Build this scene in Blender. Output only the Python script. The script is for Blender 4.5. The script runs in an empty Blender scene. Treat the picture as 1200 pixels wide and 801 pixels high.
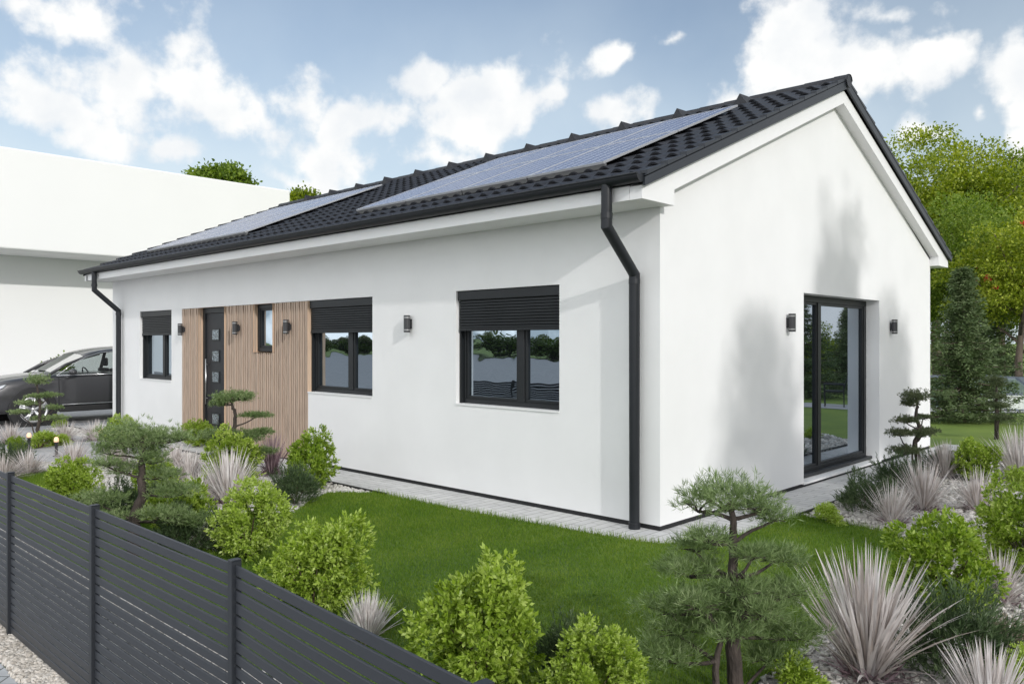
import bpy, math, random
import numpy as np
from mathutils import Vector, Matrix
rnd = random.Random(7)
rng = np.random.default_rng(11)
S = bpy.context.scene
COL = S.collection
R = math.radians
# ------------------------------------------------------------------ camera, sky, sun, exposure
CAM = (4.239, -6.476, 1.8)
YAW = 43.70
cd = bpy.data.cameras.new('camera'); cam = bpy.data.objects.new('camera', cd); COL.objects.link(cam)
cam.location = CAM; cam.rotation_euler = (R(90), 0, R(YAW))
cd.sensor_width = 36; cd.lens = 36*936.5/1200; cd.clip_start = .05; cd.clip_end = 3000
S.camera = cam
SUN = Vector((1.0, -.29, .4466)).normalized()
SUN_EL = math.asin(SUN.z); SUN_ROT = math.atan2(SUN.x, SUN.y)
sd = bpy.data.lights.new('sun', 'SUN'); sun = bpy.data.objects.new('sun', sd); COL.objects.link(sun)
sd.energy = 2.0; sd.angle = R(1.1); sd.color = (1, .98, .955)
sun.rotation_euler = SUN.to_track_quat('Z', 'Y').to_euler()
sun.location = (20, -8, 14)
S.view_settings.view_transform = 'Standard'; S.view_settings.look = 'None'
S.view_settings.gamma = 1; S.view_settings.use_curve_mapping = False
S.view_settings.exposure = 0
S.render.engine = 'CYCLES'
S.cycles.max_bounces = 5; S.cycles.diffuse_bounces = 3; S.cycles.glossy_bounces = 3; S.cycles.transmission_bounces = 3; S.cycles.transparent_max_bounces = 6
SKY_STRENGTH = .13
CLOUD_FILL = 2.2

def lk(nt, a, b): nt.links.new(a, b)
def N(nt, t, **kw):
    n = nt.nodes.new(t)
    for k, v in kw.items():
        if k.startswith('i_'):
            n.inputs[int(k[2:])].default_value = v
        else: setattr(n, k, v)
    return n
def math_n(nt, op, a, b=None, clamp=False):
    n = nt.nodes.new('ShaderNodeMath'); n.operation = op; n.use_clamp = clamp
    for i, x in enumerate((a, b)):
        if x is None: continue
        if isinstance(x, (int, float)): n.inputs[i].default_value = x
        else: lk(nt, x, n.inputs[i])
    return n.outputs[0]

W = bpy.data.worlds.new('World'); S.world = W; W.use_nodes = True
def build_sky():
    nt = W.node_tree; nt.nodes.clear()
    out = N(nt, 'ShaderNodeOutputWorld'); bg = N(nt, 'ShaderNodeBackground'); bg.inputs[1].default_value = SKY_STRENGTH
    lk(nt, bg.outputs[0], out.inputs[0])
    sky = N(nt, 'ShaderNodeTexSky'); sky.sky_type = 'NISHITA'; sky.sun_disc = False
    sky.sun_elevation = SUN_EL; sky.sun_rotation = SUN_ROT; sky.air_density = 1.0; sky.dust_density = 1.6; sky.ozone_density = 1.5
    tc = N(nt, 'ShaderNodeTexCoord'); D = tc.outputs['Generated']
    sx = N(nt, 'ShaderNodeSeparateXYZ'); lk(nt, D, sx.inputs[0])
    # azimuth counted from the direction (-sin, cos) of YAW, to the right
    fw = (-math.sin(R(YAW)), math.cos(R(YAW))); rt = (math.cos(R(YAW)), math.sin(R(YAW)))
    f = math_n(nt, 'ADD', math_n(nt, 'MULTIPLY', sx.outputs[0], fw[0]), math_n(nt, 'MULTIPLY', sx.outputs[1], fw[1]))
    r = math_n(nt, 'ADD', math_n(nt, 'MULTIPLY', sx.outputs[0], rt[0]), math_n(nt, 'MULTIPLY', sx.outputs[1], rt[1]))
    az = math_n(nt, 'ARCTAN2', r, f); el = math_n(nt, 'ARCSINE', sx.outputs[2])
    cv = N(nt, 'ShaderNodeCombineXYZ'); lk(nt, az, cv.inputs[0]); lk(nt, el, cv.inputs[1])
    nz = N(nt, 'ShaderNodeTexNoise'); lk(nt, D, nz.inputs['Vector']); nz.inputs['Scale'].default_value = 12; nz.inputs['Detail'].default_value = 12; nz.inputs['Roughness'].default_value = .56
    nw = N(nt, 'ShaderNodeTexNoise'); lk(nt, D, nw.inputs['Vector']); nw.inputs['Scale'].default_value = 7; nw.inputs['Detail'].default_value = 3
    wv = N(nt, 'ShaderNodeVectorMath', operation='MULTIPLY_ADD'); lk(nt, nw.outputs['Color'], wv.inputs[0]); wv.inputs[1].default_value = (.14, .09, 0); wv.inputs[2].default_value = (-.07, -.045, 0)
    pv = N(nt, 'ShaderNodeVectorMath', operation='ADD'); lk(nt, cv.outputs[0], pv.inputs[0]); lk(nt, wv.outputs[0], pv.inputs[1])
    clouds = [(150,108,95,44,1),(55,120,65,34,1),(245,128,85,36,1),(350,118,60,22,.9),(432,132,45,26,1),(130,165,75,24,.8),(215,182,40,14,.8),
              (487,95,30,20,1),(540,115,52,28,1),(585,86,30,22,1),(612,118,60,26,1),(560,150,75,28,.8),(715,78,55,17,1),(790,62,45,14,.9),(722,126,48,24,1),(645,105,40,18,.9),
              (930,25,58,48,1),(1000,72,92,40,1),(1088,70,40,26,1),(1050,4,60,14,.8),(1185,82,50,50,1),(1142,132,16,14,.8),(1085,162,55,18,.8),
              (45,8,110,26,.7),(340,208,45,16,.8),(500,185,95,24,.7),(380,190,120,25,.5),(1195,165,40,18,.7),(860,120,60,16,.35)]
    dens = None
    for (px, py, rx, ry, am) in clouds:
        a = math.atan((px-600)/936.5); e = math.atan((400-py)/math.hypot(936.5, px-600))
        ca = math.cos(a)
        w = rx/936.5*ca*ca*1.02; h = ry/936.5*ca*1.06
        sb = N(nt, 'ShaderNodeVectorMath', operation='SUBTRACT'); lk(nt, pv.outputs[0], sb.inputs[0]); sb.inputs[1].default_value = (a, e, 0)
        ml = N(nt, 'ShaderNodeVectorMath', operation='MULTIPLY'); lk(nt, sb.outputs[0], ml.inputs[0]); ml.inputs[1].default_value = (1/w, 1/h, 0)
        ln = N(nt, 'ShaderNodeVectorMath', operation='LENGTH'); lk(nt, ml.outputs[0], ln.inputs[0])
        mr = N(nt, 'ShaderNodeMapRange', interpolation_type='LINEAR'); lk(nt, ln.outputs['Value'], mr.inputs[0])
        mr.inputs[1].default_value = 1.75; mr.inputs[2].default_value = .0; mr.inputs[3].default_value = 0; mr.inputs[4].default_value = am
        dens = mr.outputs[0] if dens is None else math_n(nt, 'MAXIMUM', dens, mr.outputs[0])
    # the rest of the sky carries loose cumulus too
    n2 = N(nt, 'ShaderNodeTexNoise'); lk(nt, D, n2.inputs['Vector']); n2.inputs['Scale'].default_value = 3.2; n2.inputs['Detail'].default_value = 4
    rest = N(nt, 'ShaderNodeMapRange'); lk(nt, n2.outputs[0], rest.inputs[0]); rest.inputs[1].default_value = .40; rest.inputs[2].default_value = .56; rest.inputs[4].default_value = 1.1
    aa = math_n(nt, 'ABSOLUTE', az)
    side = N(nt, 'ShaderNodeMapRange'); lk(nt, aa, side.inputs[0]); side.inputs[1].default_value = .62; side.inputs[2].default_value = .85
    dens = math_n(nt, 'MAXIMUM', dens, math_n(nt, 'MULTIPLY', rest.outputs[0], side.outputs[0]))
    fb = math_n(nt, 'MULTIPLY', math_n(nt, 'SUBTRACT', nz.outputs[0], .5), 2.3)
    dd = math_n(nt, 'ADD', dens, fb)
    cm = N(nt, 'ShaderNodeMapRange', interpolation_type='SMOOTHSTEP'); lk(nt, dd, cm.inputs[0]); cm.inputs[1].default_value = .31; cm.inputs[2].default_value = .74
    # thin veil low down and here and there
    veil = N(nt, 'ShaderNodeMapRange'); lk(nt, el, veil.inputs[0]); veil.inputs[1].default_value = .42; veil.inputs[2].default_value = .05; veil.inputs[3].default_value = .22; veil.inputs[4].default_value = 1.0
    n3 = N(nt, 'ShaderNodeTexNoise'); lk(nt, D, n3.inputs['Vector']); n3.inputs['Scale'].default_value = 4.5; n3.inputs['Detail'].default_value = 5
    vv = math_n(nt, 'MULTIPLY', veil.outputs[0], math_n(nt, 'ADD', .35, math_n(nt, 'MULTIPLY', n3.outputs[0], 1.3)), clamp=True)
    # cloud tone
    n4 = N(nt, 'ShaderNodeTexNoise'); lk(nt, D, n4.inputs['Vector']); n4.inputs['Scale'].default_value = 16; n4.inputs['Detail'].default_value = 6
    cr = N(nt, 'ShaderNodeValToRGB'); lk(nt, n4.outputs[0], cr.inputs[0])
    cr.color_ramp.elements[0].position = .3; cr.color_ramp.elements[0].color = (6.7, 6.95, 7.2, 1)
    cr.color_ramp.elements[1].position = .6; cr.color_ramp.elements[1].color = (8.0, 8.0, 7.9, 1)
    # unseen clouds behind the viewer, over the street, brightened to fill the front wall
    fill_gain = N(nt, 'ShaderNodeMapRange', interpolation_type='SMOOTHSTEP'); lk(nt, az, fill_gain.inputs[0]); fill_gain.inputs[1].default_value = -.75; fill_gain.inputs[2].default_value = -1.6; fill_gain.inputs[3].default_value = 1; fill_gain.inputs[4].default_value = CLOUD_FILL
    cs = N(nt, 'ShaderNodeVectorMath', operation='SCALE'); lk(nt, cr.outputs[0], cs.inputs[0]); lk(nt, fill_gain.outputs[0], cs.inputs['Scale'])
    skm = N(nt, 'ShaderNodeMix', data_type='RGBA', blend_type='MULTIPLY'); skm.inputs[0].default_value = 1
    lk(nt, sky.outputs[0], skm.inputs[6]); skm.inputs[7].default_value = (1.0, 1.0, 1.0, 1)
    m1 = N(nt, 'ShaderNodeMix', data_type='RGBA'); lk(nt, vv, m1.inputs[0]); lk(nt, skm.outputs[2], m1.inputs[6]); m1.inputs[7].default_value = (6.0, 6.8, 7.3, 1)
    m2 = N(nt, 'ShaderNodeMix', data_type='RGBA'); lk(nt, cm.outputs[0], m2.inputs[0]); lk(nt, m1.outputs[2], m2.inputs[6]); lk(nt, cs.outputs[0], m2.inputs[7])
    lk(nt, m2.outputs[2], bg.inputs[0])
build_sky()

# ------------------------------------------------------------------ helpers
fwv = np.array([-math.sin(R(YAW)), math.cos(R(YAW))]); rtv = np.array([math.cos(R(YAW)), math.sin(R(YAW))])
def gnd(px, py, z=0.):
    """ground point seen at a pixel of the photograph, used once to read positions off it"""
    d = fwv + rtv*(px-600)/936.5; t = (CAM[2]-z)*936.5/(py-400)
    return np.array([CAM[0]+d[0]*t, CAM[1]+d[1]*t])

def tag(o, label=None, cat=None, group=None, kind=None):
    if label: o['label'] = label
    if cat: o['category'] = cat
    if group: o['group'] = group
    if kind: o['kind'] = kind
    return o
def thing(name, label, cat, loc=(0, 0, 0), rz=0, group=None, sc=1):
    o = bpy.data.objects.new(name, None); COL.objects.link(o); o.empty_display_size = .1
    o.location = loc; o.rotation_euler = (0, 0, rz); o.scale = (sc, sc, sc) if isinstance(sc, (int, float)) else sc
    return tag(o, label, cat, group)
def copy_tree(o, parent=None):
    c = o.copy(); COL.objects.link(c)
    if parent is not None: c.parent = parent
    for ch in list(o.children): copy_tree(ch, c)
    return c

class MB:
    def __init__(s): s.v = []; s.f = []; s.m = []
    def add(s, vs, fs, m=0):
        b = len(s.v); s.v += [tuple(v) for v in vs]
        for f in fs: s.f.append(tuple(i+b for i in f)); s.m.append(m)
    def box(s, x0, x1, y0, y1, z0, z1, m=0):
        s.add([(x0,y0,z0),(x1,y0,z0),(x1,y1,z0),(x0,y1,z0),(x0,y0,z1),(x1,y0,z1),(x1,y1,z1),(x0,y1,z1)],
              [(0,3,2,1),(4,5,6,7),(0,1,5,4),(1,2,6,5),(2,3,7,6),(3,0,4,7)], m)
    def quad(s, a, b, c, d, m=0): s.add([a, b, c, d], [(0,1,2,3)], m)
    def prism(s, poly, axis, a, b, m=0):
        """polygon extruded along an axis; poly in the two other axes in xyz order"""
        def P(p, t):
            l = list(p); l.insert(axis, t); return tuple(l)
        n = len(poly)
        s.add([P(p, a) for p in poly]+[P(p, b) for p in poly],
              [tuple(range(n))[::-1], tuple(range(n, 2*n))]+[(i, (i+1) % n, n+(i+1) % n, n+i) for i in range(n)], m)
    def tube(s, pts, rads, n=10, caps=True, m=0):
        pts = [Vector(p) for p in pts]
        if isinstance(rads, (int, float)): rads = [rads]*len(pts)
        rings = []; up = None
        for i, p in enumerate(pts):
            t0 = (pts[i]-pts[i-1]).normalized() if i else (pts[1]-pts[0]).normalized()
            t1 = (pts[i+1]-pts[i]).normalized() if i < len(pts)-1 else t0
            t = (t0+t1).normalized()
            ref = Vector((0, 0, 1)) if abs(t.z) < .9 else Vector((1, 0, 0))
            if up is None: up = t.orthogonal().normalized() if False else (ref-t*ref.dot(t)).normalized()
            up = (up-t*up.dot(t)).normalized(); sd_ = t.cross(up)
            k = 1/max(.5, math.sqrt(max(.01, (1+t0.dot(t1))/2)))
            rings.append([p+(up*math.cos(a)+sd_*math.sin(a))*rads[i]*(k if 0 < i < len(pts)-1 else 1) for a in (2*math.pi*j/n for j in range(n))])
        vs = [v for r_ in rings for v in r_]; fs = []
        for i in range(len(rings)-1):
            for j in range(n):
                a = i*n+j; b = i*n+(j+1) % n; fs.append((a, b, b+n, a+n))
        if caps: fs += [tuple(range(n))[::-1], tuple(range((len(rings)-1)*n, len(rings)*n))]
        s.add(vs, fs, m)
    def lathe(s, prof, c=(0,0,0), n=20, axis='z', m=0):
        vs = []; fs = []
        for (r_, h) in prof:
            for j in range(n):
                a = 2*math.pi*j/n; u, w = r_*math.cos(a), r_*math.sin(a)
                p = (u, w, h) if axis == 'z' else ((u, h, w) if axis == 'y' else (h, u, w))
                vs.append((c[0]+p[0], c[1]+p[1], c[2]+p[2]))
        for i in range(len(prof)-1):
            for j in range(n):
                a = i*n+j; b = i*n+(j+1) % n; fs.append((a, b, b+n, a+n))
        s.add(vs, fs, m)
    def build(s, name, mats, parent=None, smooth=False, loc=None):
        me = bpy.data.meshes.new(name); me.from_pydata(s.v, [], s.f)
        if not isinstance(mats, (list, tuple)): mats = [mats]
        for m in mats: me.materials.append(m)
        if len(mats) > 1: me.polygons.foreach_set('material_index', s.m)
        if smooth: me.polygons.foreach_set('use_smooth', [True]*len(s.f))
        me.update()
        o = bpy.data.objects.new(name, me); COL.objects.link(o)
        if parent is not None: o.parent = parent
        if loc is not None: o.location = loc
        return o
def fix_normals(o):
    import bmesh
    bm = bmesh.new(); bm.from_mesh(o.data); bmesh.ops.recalc_face_normals(bm, faces=bm.faces); bm.to_mesh(o.data); bm.free(); return o
def bevel(o, w=.006, seg=2, ang=35):
    m = o.modifiers.new('bevel', 'BEVEL'); m.width = w; m.segments = seg; m.limit_method = 'ANGLE'; m.angle_limit = R(ang); return o
def np_mesh(name, V, F, mats, parent=None, smooth=False):
    """V (n,3), F (m,k) all faces of one size"""
    V = np.asarray(V, np.float32); F = np.asarray(F, np.int32); k = F.shape[1]
    me = bpy.data.meshes.new(name); me.vertices.add(len(V)); me.vertices.foreach_set('co', V.ravel())
    me.loops.add(F.size); me.loops.foreach_set('vertex_index', F.ravel())
    me.polygons.add(len(F)); me.polygons.foreach_set('loop_start', np.arange(0, F.size, k, dtype=np.int32))
    me.polygons.foreach_set('loop_total', np.full(len(F), k, np.int32))
    if smooth: me.polygons.foreach_set('use_smooth', np.ones(len(F), bool))
    me.update(calc_edges=True); me.validate()
    for m in (mats if isinstance(mats, (list, tuple)) else [mats]): me.materials.append(m)
    o = bpy.data.objects.new(name, me); COL.objects.link(o)
    if parent is not None: o.parent = parent
    return o

# ------------------------------------------------------------------ materials
def mat(name, col, rough=.6, metal=0, spec=.5, vary=0, vscale=6, bump=0, bscale=60, stretch=None, coat=0, detail=6):
    m = bpy.data.materials.new(name); m.use_nodes = True; nt = m.node_tree; b = nt.nodes['Principled BSDF']
    b.inputs['Base Color'].default_value = (*col, 1); b.inputs['Roughness'].default_value = rough
    b.inputs['Metallic'].default_value = metal; b.inputs['Specular IOR Level'].default_value = spec; b.inputs['Coat Weight'].default_value = coat
    tc = N(nt, 'ShaderNodeTexCoord'); src = tc.outputs['Object']
    if stretch:
        mp = N(nt, 'ShaderNodeMapping'); mp.inputs['Scale'].default_value = stretch; lk(nt, src, mp.inputs[0]); src = mp.outputs[0]
    if vary:
        n = N(nt, 'ShaderNodeTexNoise'); lk(nt, src, n.inputs['Vector']); n.inputs['Scale'].default_value = vscale; n.inputs['Detail'].default_value = detail
        r = N(nt, 'ShaderNodeValToRGB'); lk(nt, n.outputs[0], r.inputs[0])
        r.color_ramp.elements[0].position = .3; r.color_ramp.elements[1].position = .7
        r.color_ramp.elements[0].color = (*[max(0, c*(1-vary)) for c in col], 1); r.color_ramp.elements[1].color = (*[c*(1+vary) for c in col], 1)
        lk(nt, r.outputs[0], b.inputs['Base Color'])
    if bump:
        n = N(nt, 'ShaderNodeTexNoise'); lk(nt, src, n.inputs['Vector']); n.inputs['Scale'].default_value = bscale; n.inputs['Detail'].default_value = 4
        bp = N(nt, 'ShaderNodeBump'); bp.inputs['Strength'].default_value = bump; bp.inputs['Distance'].default_value = .02; lk(nt, n.outputs[0], bp.inputs['Height']); lk(nt, bp.outputs[0], b.inputs['Normal'])
    return m
def leaf_mat(name, cols, rough=.5, trans=.35, big=None):
    """cols: ramp of leaf tints, picked at random for each leaf (or blade), with slow drifts from place to place"""
    m = bpy.data.materials.new(name); m.use_nodes = True; nt = m.node_tree; nt.nodes.clear()
    out = N(nt, 'ShaderNodeOutputMaterial'); g = N(nt, 'ShaderNodeNewGeometry'); r = N(nt, 'ShaderNodeValToRGB')
    tc = N(nt, 'ShaderNodeTexCoord'); nz = N(nt, 'ShaderNodeTexNoise'); lk(nt, tc.outputs['Object'], nz.inputs['Vector']); nz.inputs['Scale'].default_value = big or 5; nz.inputs['Detail'].default_value = 2
    oi = N(nt, 'ShaderNodeObjectInfo')
    v = math_n(nt, 'ADD', math_n(nt, 'MULTIPLY', g.outputs['Random Per Island'], .6), math_n(nt, 'MULTIPLY', math_n(nt, 'SUBTRACT', nz.outputs[0], .5), .9))
    v = math_n(nt, 'ADD', v, math_n(nt, 'MULTIPLY', math_n(nt, 'SUBTRACT', oi.outputs['Random'], .5), .22))
    v = math_n(nt, 'ADD', v, .2, clamp=True)
    lk(nt, v, r.inputs[0]); e = r.color_ramp.elements
    while len(e) < len(cols): e.new(.5)
    for i, c in enumerate(cols): e[i].position = i/(len(cols)-1); e[i].color = (*c, 1)
    p = N(nt, 'ShaderNodeBsdfPrincipled'); p.inputs['Roughness'].default_value = rough; p.inputs['Specular IOR Level'].default_value = .35; lk(nt, r.outputs[0], p.inputs['Base Color'])
    t = N(nt, 'ShaderNodeBsdfTranslucent'); hs = N(nt, 'ShaderNodeHueSaturation'); hs.inputs['Value'].default_value = 1.15; hs.inputs['Saturation'].default_value = 1.1; lk(nt, r.outputs[0], hs.inputs['Color']); lk(nt, hs.outputs[0], t.inputs[0])
    mx = N(nt, 'ShaderNodeMixShader'); mx.inputs[0].default_value = trans; lk(nt, p.outputs[0], mx.inputs[1]); lk(nt, t.outputs[0], mx.inputs[2]); lk(nt, mx.outputs[0], out.inputs[0])
    return m
def brick_mat(name, c1, c2, mortar, bw, bh, ms=.004, rot=0, rough=.75, offset=.5):
    m = bpy.data.materials.new(name); m.use_nodes = True; nt = m.node_tree; b = nt.nodes['Principled BSDF']; b.inputs['Roughness'].default_value = rough
    tc = N(nt, 'ShaderNodeTexCoord'); mp = N(nt, 'ShaderNodeMapping'); mp.inputs['Rotation'].default_value = (0, 0, rot); lk(nt, tc.outputs['Object'], mp.inputs[0])
    k = N(nt, 'ShaderNodeTexBrick'); lk(nt, mp.outputs[0], k.inputs['Vector']); k.offset = offset
    k.inputs['Color1'].default_value = (*c1, 1); k.inputs['Color2'].default_value = (*c2, 1); k.inputs['Mortar'].default_value = (*mortar, 1)
    k.inputs['Scale'].default_value = 1; k.inputs['Mortar Size'].default_value = ms; k.inputs['Mortar Smooth'].default_value = .2; k.inputs['Brick Width'].default_value = bw; k.inputs['Row Height'].default_value = bh
    n = N(nt, 'ShaderNodeTexNoise'); lk(nt, tc.outputs['Object'], n.inputs['Vector']); n.inputs['Scale'].default_value = 3; n.inputs['Detail'].default_value = 8; n.inputs['Roughness'].default_value = .7
    r = N(nt, 'ShaderNodeMapRange'); lk(nt, n.outputs[0], r.inputs[0]); r.inputs[1].default_value = .3; r.inputs[2].default_value = .7; r.inputs[3].default_value = .82; r.inputs[4].default_value = 1.1
    mx = N(nt, 'ShaderNodeVectorMath', operation='SCALE'); lk(nt, k.outputs[0], mx.inputs[0]); lk(nt, r.outputs[0], mx.inputs['Scale']); lk(nt, mx.outputs[0], b.inputs['Base Color'])
    bp = N(nt, 'ShaderNodeBump'); bp.invert = True; bp.inputs['Strength'].default_value = .6; bp.inputs['Distance'].default_value = .006; lk(nt, k.outputs['Fac'], bp.inputs['Height']); lk(nt, bp.outputs[0], b.inputs['Normal'])
    return m
def pane_mat(name, tint, mirror, dark, wob=.02, wsc=1.6):
    m = bpy.data.materials.new(name); m.use_nodes = True; nt = m.node_tree; b = nt.nodes['Principled BSDF']
    b.inputs['Base Color'].default_value = (*dark, 1); b.inputs['Roughness'].default_value = .05
    g = N(nt, 'ShaderNodeBsdfGlossy'); g.inputs['Color'].default_value = (*tint, 1); g.inputs['Roughness'].default_value = 0
    tc = N(nt, 'ShaderNodeTexCoord'); n = N(nt, 'ShaderNodeTexNoise'); lk(nt, tc.outputs['Object'], n.inputs['Vector']); n.inputs['Scale'].default_value = wsc; n.inputs['Detail'].default_value = 1
    bp = N(nt, 'ShaderNodeBump'); bp.inputs['Strength'].default_value = 1; bp.inputs['Distance'].default_value = wob; lk(nt, n.outputs[0], bp.inputs['Height']); lk(nt, bp.outputs[0], g.inputs['Normal'])
    mx = N(nt, 'ShaderNodeMixShader'); mx.inputs[0].default_value = mirror; lk(nt, b.outputs[0], mx.inputs[1]); lk(nt, g.outputs[0], mx.inputs[2])
    lk(nt, mx.outputs[0], nt.nodes['Material Output'].inputs[0]); return m

M = {}
M['plaster'] = mat('plaster', (.80, .80, .80), .9, spec=.2, vary=.022, vscale=1.6, bump=.22, bscale=240)
M['neighbour'] = mat('neighbour_plaster', (.80, .80, .79), .9, spec=.2, vary=.015, vscale=.3)
M['whitetrim'] = mat('white_board', (.80, .80, .80), .55, vary=.01, vscale=3)
M['anth'] = mat('anthracite_metal', (.015, .017, .021), .45, spec=.35, vary=.08, vscale=9)
M['frame'] = mat('anthracite_frame', (.014, .016, .018), .42, spec=.35, vary=.05, vscale=12)
M['shutter'] = mat('shutter_slat', (.010, .012, .014), .45, spec=.35)
M['tile'] = mat('concrete_tile', (.017, .018, .023), .45, spec=.4, vary=.25, vscale=7, bump=.15, bscale=90)
M['verge'] = mat('verge_tile', (.024, .028, .036), .45, spec=.4, vary=.08, vscale=6)
M['wood'] = mat('larch_slat', (.44, .335, .26), .7, vary=.25, vscale=7, stretch=(14, 14, .5), bump=.1, bscale=30)
M['woodback'] = mat('larch_backing', (.07, .05, .04), .9)
M['woodlight'] = mat('larch_reveal', (.58, .42, .30), .65, vary=.15, vscale=6, stretch=(12, 12, .6))
M['plinth'] = mat('plinth_board', (.018, .018, .020), .7, vary=.2, vscale=20, bump=.3, bscale=60)
M['sill'] = mat('white_sill', (.8, .8, .8), .4)
M['pane'] = pane_mat('window_pane', (.52, .62, .71), .62, (.012, .015, .018), .0020, 3.0)
M['pane_door'] = pane_mat('door_pane', (.55, .64, .74), .6, (.012, .014, .016), .0004, 1.0)
M['pane_frost'] = pane_mat('frosted_pane', (.5, .56, .6), .5, (.10, .12, .13), .03, 30)
M['paver_f'] = brick_mat('grey_pavers', (.50, .50, .50), (.56, .56, .55), (.15, .15, .14), .36, .115, .004, R(90))
M['paver_g'] = brick_mat('grey_pavers_side', (.48, .48, .48), (.55, .55, .54), (.15, .15, .14), .36, .115, .004, 0)
M['paver_s'] = brick_mat('street_pavers', (.36, .38, .40), (.44, .46, .48), (.13, .14, .14), .20, .10, .005, R(45))
M['path'] = mat('path_slab', (.38, .38, .39), .8, vary=.12, vscale=3, bump=.15, bscale=80)
M['drive'] = brick_mat('driveway_pavers', (.30, .31, .33), (.36, .37, .38), (.14, .14, .14), .2, .1, .004, 0)
M['road'] = mat('road_asphalt', (.30, .30, .31), .85, vary=.15, vscale=2, bump=.2, bscale=90)
M['edge'] = mat('black_edging', (.02, .02, .02), .6)
M['fence'] = mat('fence_slate', (.029, .032, .039), .42, spec=.4, vary=.06, vscale=4)
M['fence_post'] = mat('fence_post_slate', (.020, .023, .028), .42, spec=.4, vary=.06, vscale=4)
M['bark'] = mat('bonsai_bark', (.055, .043, .036), .9, vary=.5, vscale=25, bump=.8, bscale=60, stretch=(1, 1, .35))
M['bark2'] = mat('tree_bark', (.11, .085, .065), .9, vary=.4, vscale=8, bump=.8, bscale=18, stretch=(1, 1, .3))
M['twig'] = mat('twig', (.09, .065, .04), .9)
M['lime'] = leaf_mat('lime_leaf', [(.11, .18, .015), (.27, .39, .04), (.43, .55, .11), (.62, .70, .30)], .4, .35)
M['lime2'] = leaf_mat('green_leaf', [(.085, .155, .012), (.19, .30, .025), (.34, .45, .07), (.52, .60, .19)], .4, .35)
M['pine'] = leaf_mat('bonsai_needle', [(.065, .115, .035), (.14, .21, .07), (.25, .335, .14), (.45, .52, .29)], .5, .3)
M['pine2'] = leaf_mat('bonsai_needle_dark', [(.045, .07, .03), (.08, .11, .048), (.125, .155, .075), (.20, .22, .12)], .5, .3)
M['mauve'] = leaf_mat('mauve_blade', [(.32, .265, .23), (.56, .51, .485), (.74, .70, .685), (.92, .90, .89)], .45, .3)
M['purple'] = leaf_mat('purple_blade', [(.10, .06, .07), (.19, .12, .14), (.30, .22, .24), (.42, .35, .36)], .45, .3)
M['dark'] = leaf_mat('dark_needle', [(.035, .06, .025), (.06, .10, .04), (.10, .15, .065), (.16, .20, .10)], .5, .25)
M['spruce'] = leaf_mat('spruce_needle', [(.04, .075, .025), (.08, .125, .045), (.125, .175, .07), (.21, .26, .13)], .55, .15, 1.2)
M['tree_y'] = leaf_mat('yellow_green_leaf', [(.06, .10, .010), (.17, .235, .018), (.32, .38, .035), (.54, .57, .11)], .45, .4, .6)
M['tree_g'] = leaf_mat('mid_green_leaf', [(.05, .09, .012), (.12, .195, .022), (.22, .31, .04), (.36, .43, .09)], .45, .4, .6)
M['tree_d'] = leaf_mat('deep_green_leaf', [(.025, .05, .010), (.05, .09, .016), (.085, .135, .024), (.13, .18, .04)], .45, .4, .6)
M['blossom'] = mat('red_blossom', (.55, .05, .04), .6)
M['grass'] = leaf_mat('lawn_blade', [(.045, .11, .007), (.09, .18, .011), (.145, .235, .018), (.27, .34, .065)], .6, .3, 1.1)
M['stone'] = leaf_mat('gravel_stone', [(.26, .245, .225), (.42, .40, .37), (.55, .53, .50), (.68, .66, .62)], .85, 0, 3)
M['stone2'] = leaf_mat('fence_gravel_stone', [(.34, .31, .27), (.50, .46, .41), (.62, .58, .53), (.74, .70, .65)], .8, 0, 6)
M['soil'] = mat('gravel_bed', (.34, .32, .30), .95, vary=.45, vscale=38, bump=1, bscale=55, detail=3)
def lawn_mat():
    m = mat('lawn_ground', (.03, .075, .01), .9); nt = m.node_tree; b = nt.nodes['Principled BSDF']
    tc = N(nt, 'ShaderNodeTexCoord')
    a = N(nt, 'ShaderNodeTexNoise'); a.inputs['Scale'].default_value = .9; a.inputs['Detail'].default_value = 3; lk(nt, tc.outputs['Object'], a.inputs['Vector'])
    c = N(nt, 'ShaderNodeTexNoise'); c.inputs['Scale'].default_value = 60; c.inputs['Detail'].default_value = 5; lk(nt, tc.outputs['Object'], c.inputs['Vector'])
    s_ = math_n(nt, 'ADD', math_n(nt, 'MULTIPLY', a.outputs[0], .6), math_n(nt, 'MULTIPLY', c.outputs[0], .4))
    r = N(nt, 'ShaderNodeValToRGB'); lk(nt, s_, r.inputs[0]); e = r.color_ramp.elements
    e[0].position = .35; e[0].color = (.035, .085, .007, 1); e[1].position = .65; e[1].color = (.11, .18, .018, 1)
    lk(nt, r.outputs[0], b.inputs['Base Color']); return m
M['lawn'] = lawn_mat()
def far_lawn_mat():
    m = lawn_mat(); m.name = 'meadow_ground'; r = [n for n in m.node_tree.nodes if n.type == 'VALTORGB'][0].color_ramp.elements
    r[0].color = (.09, .15, .018, 1); r[1].color = (.17, .24, .03, 1); return m
M['meadow'] = far_lawn_mat()

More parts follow.
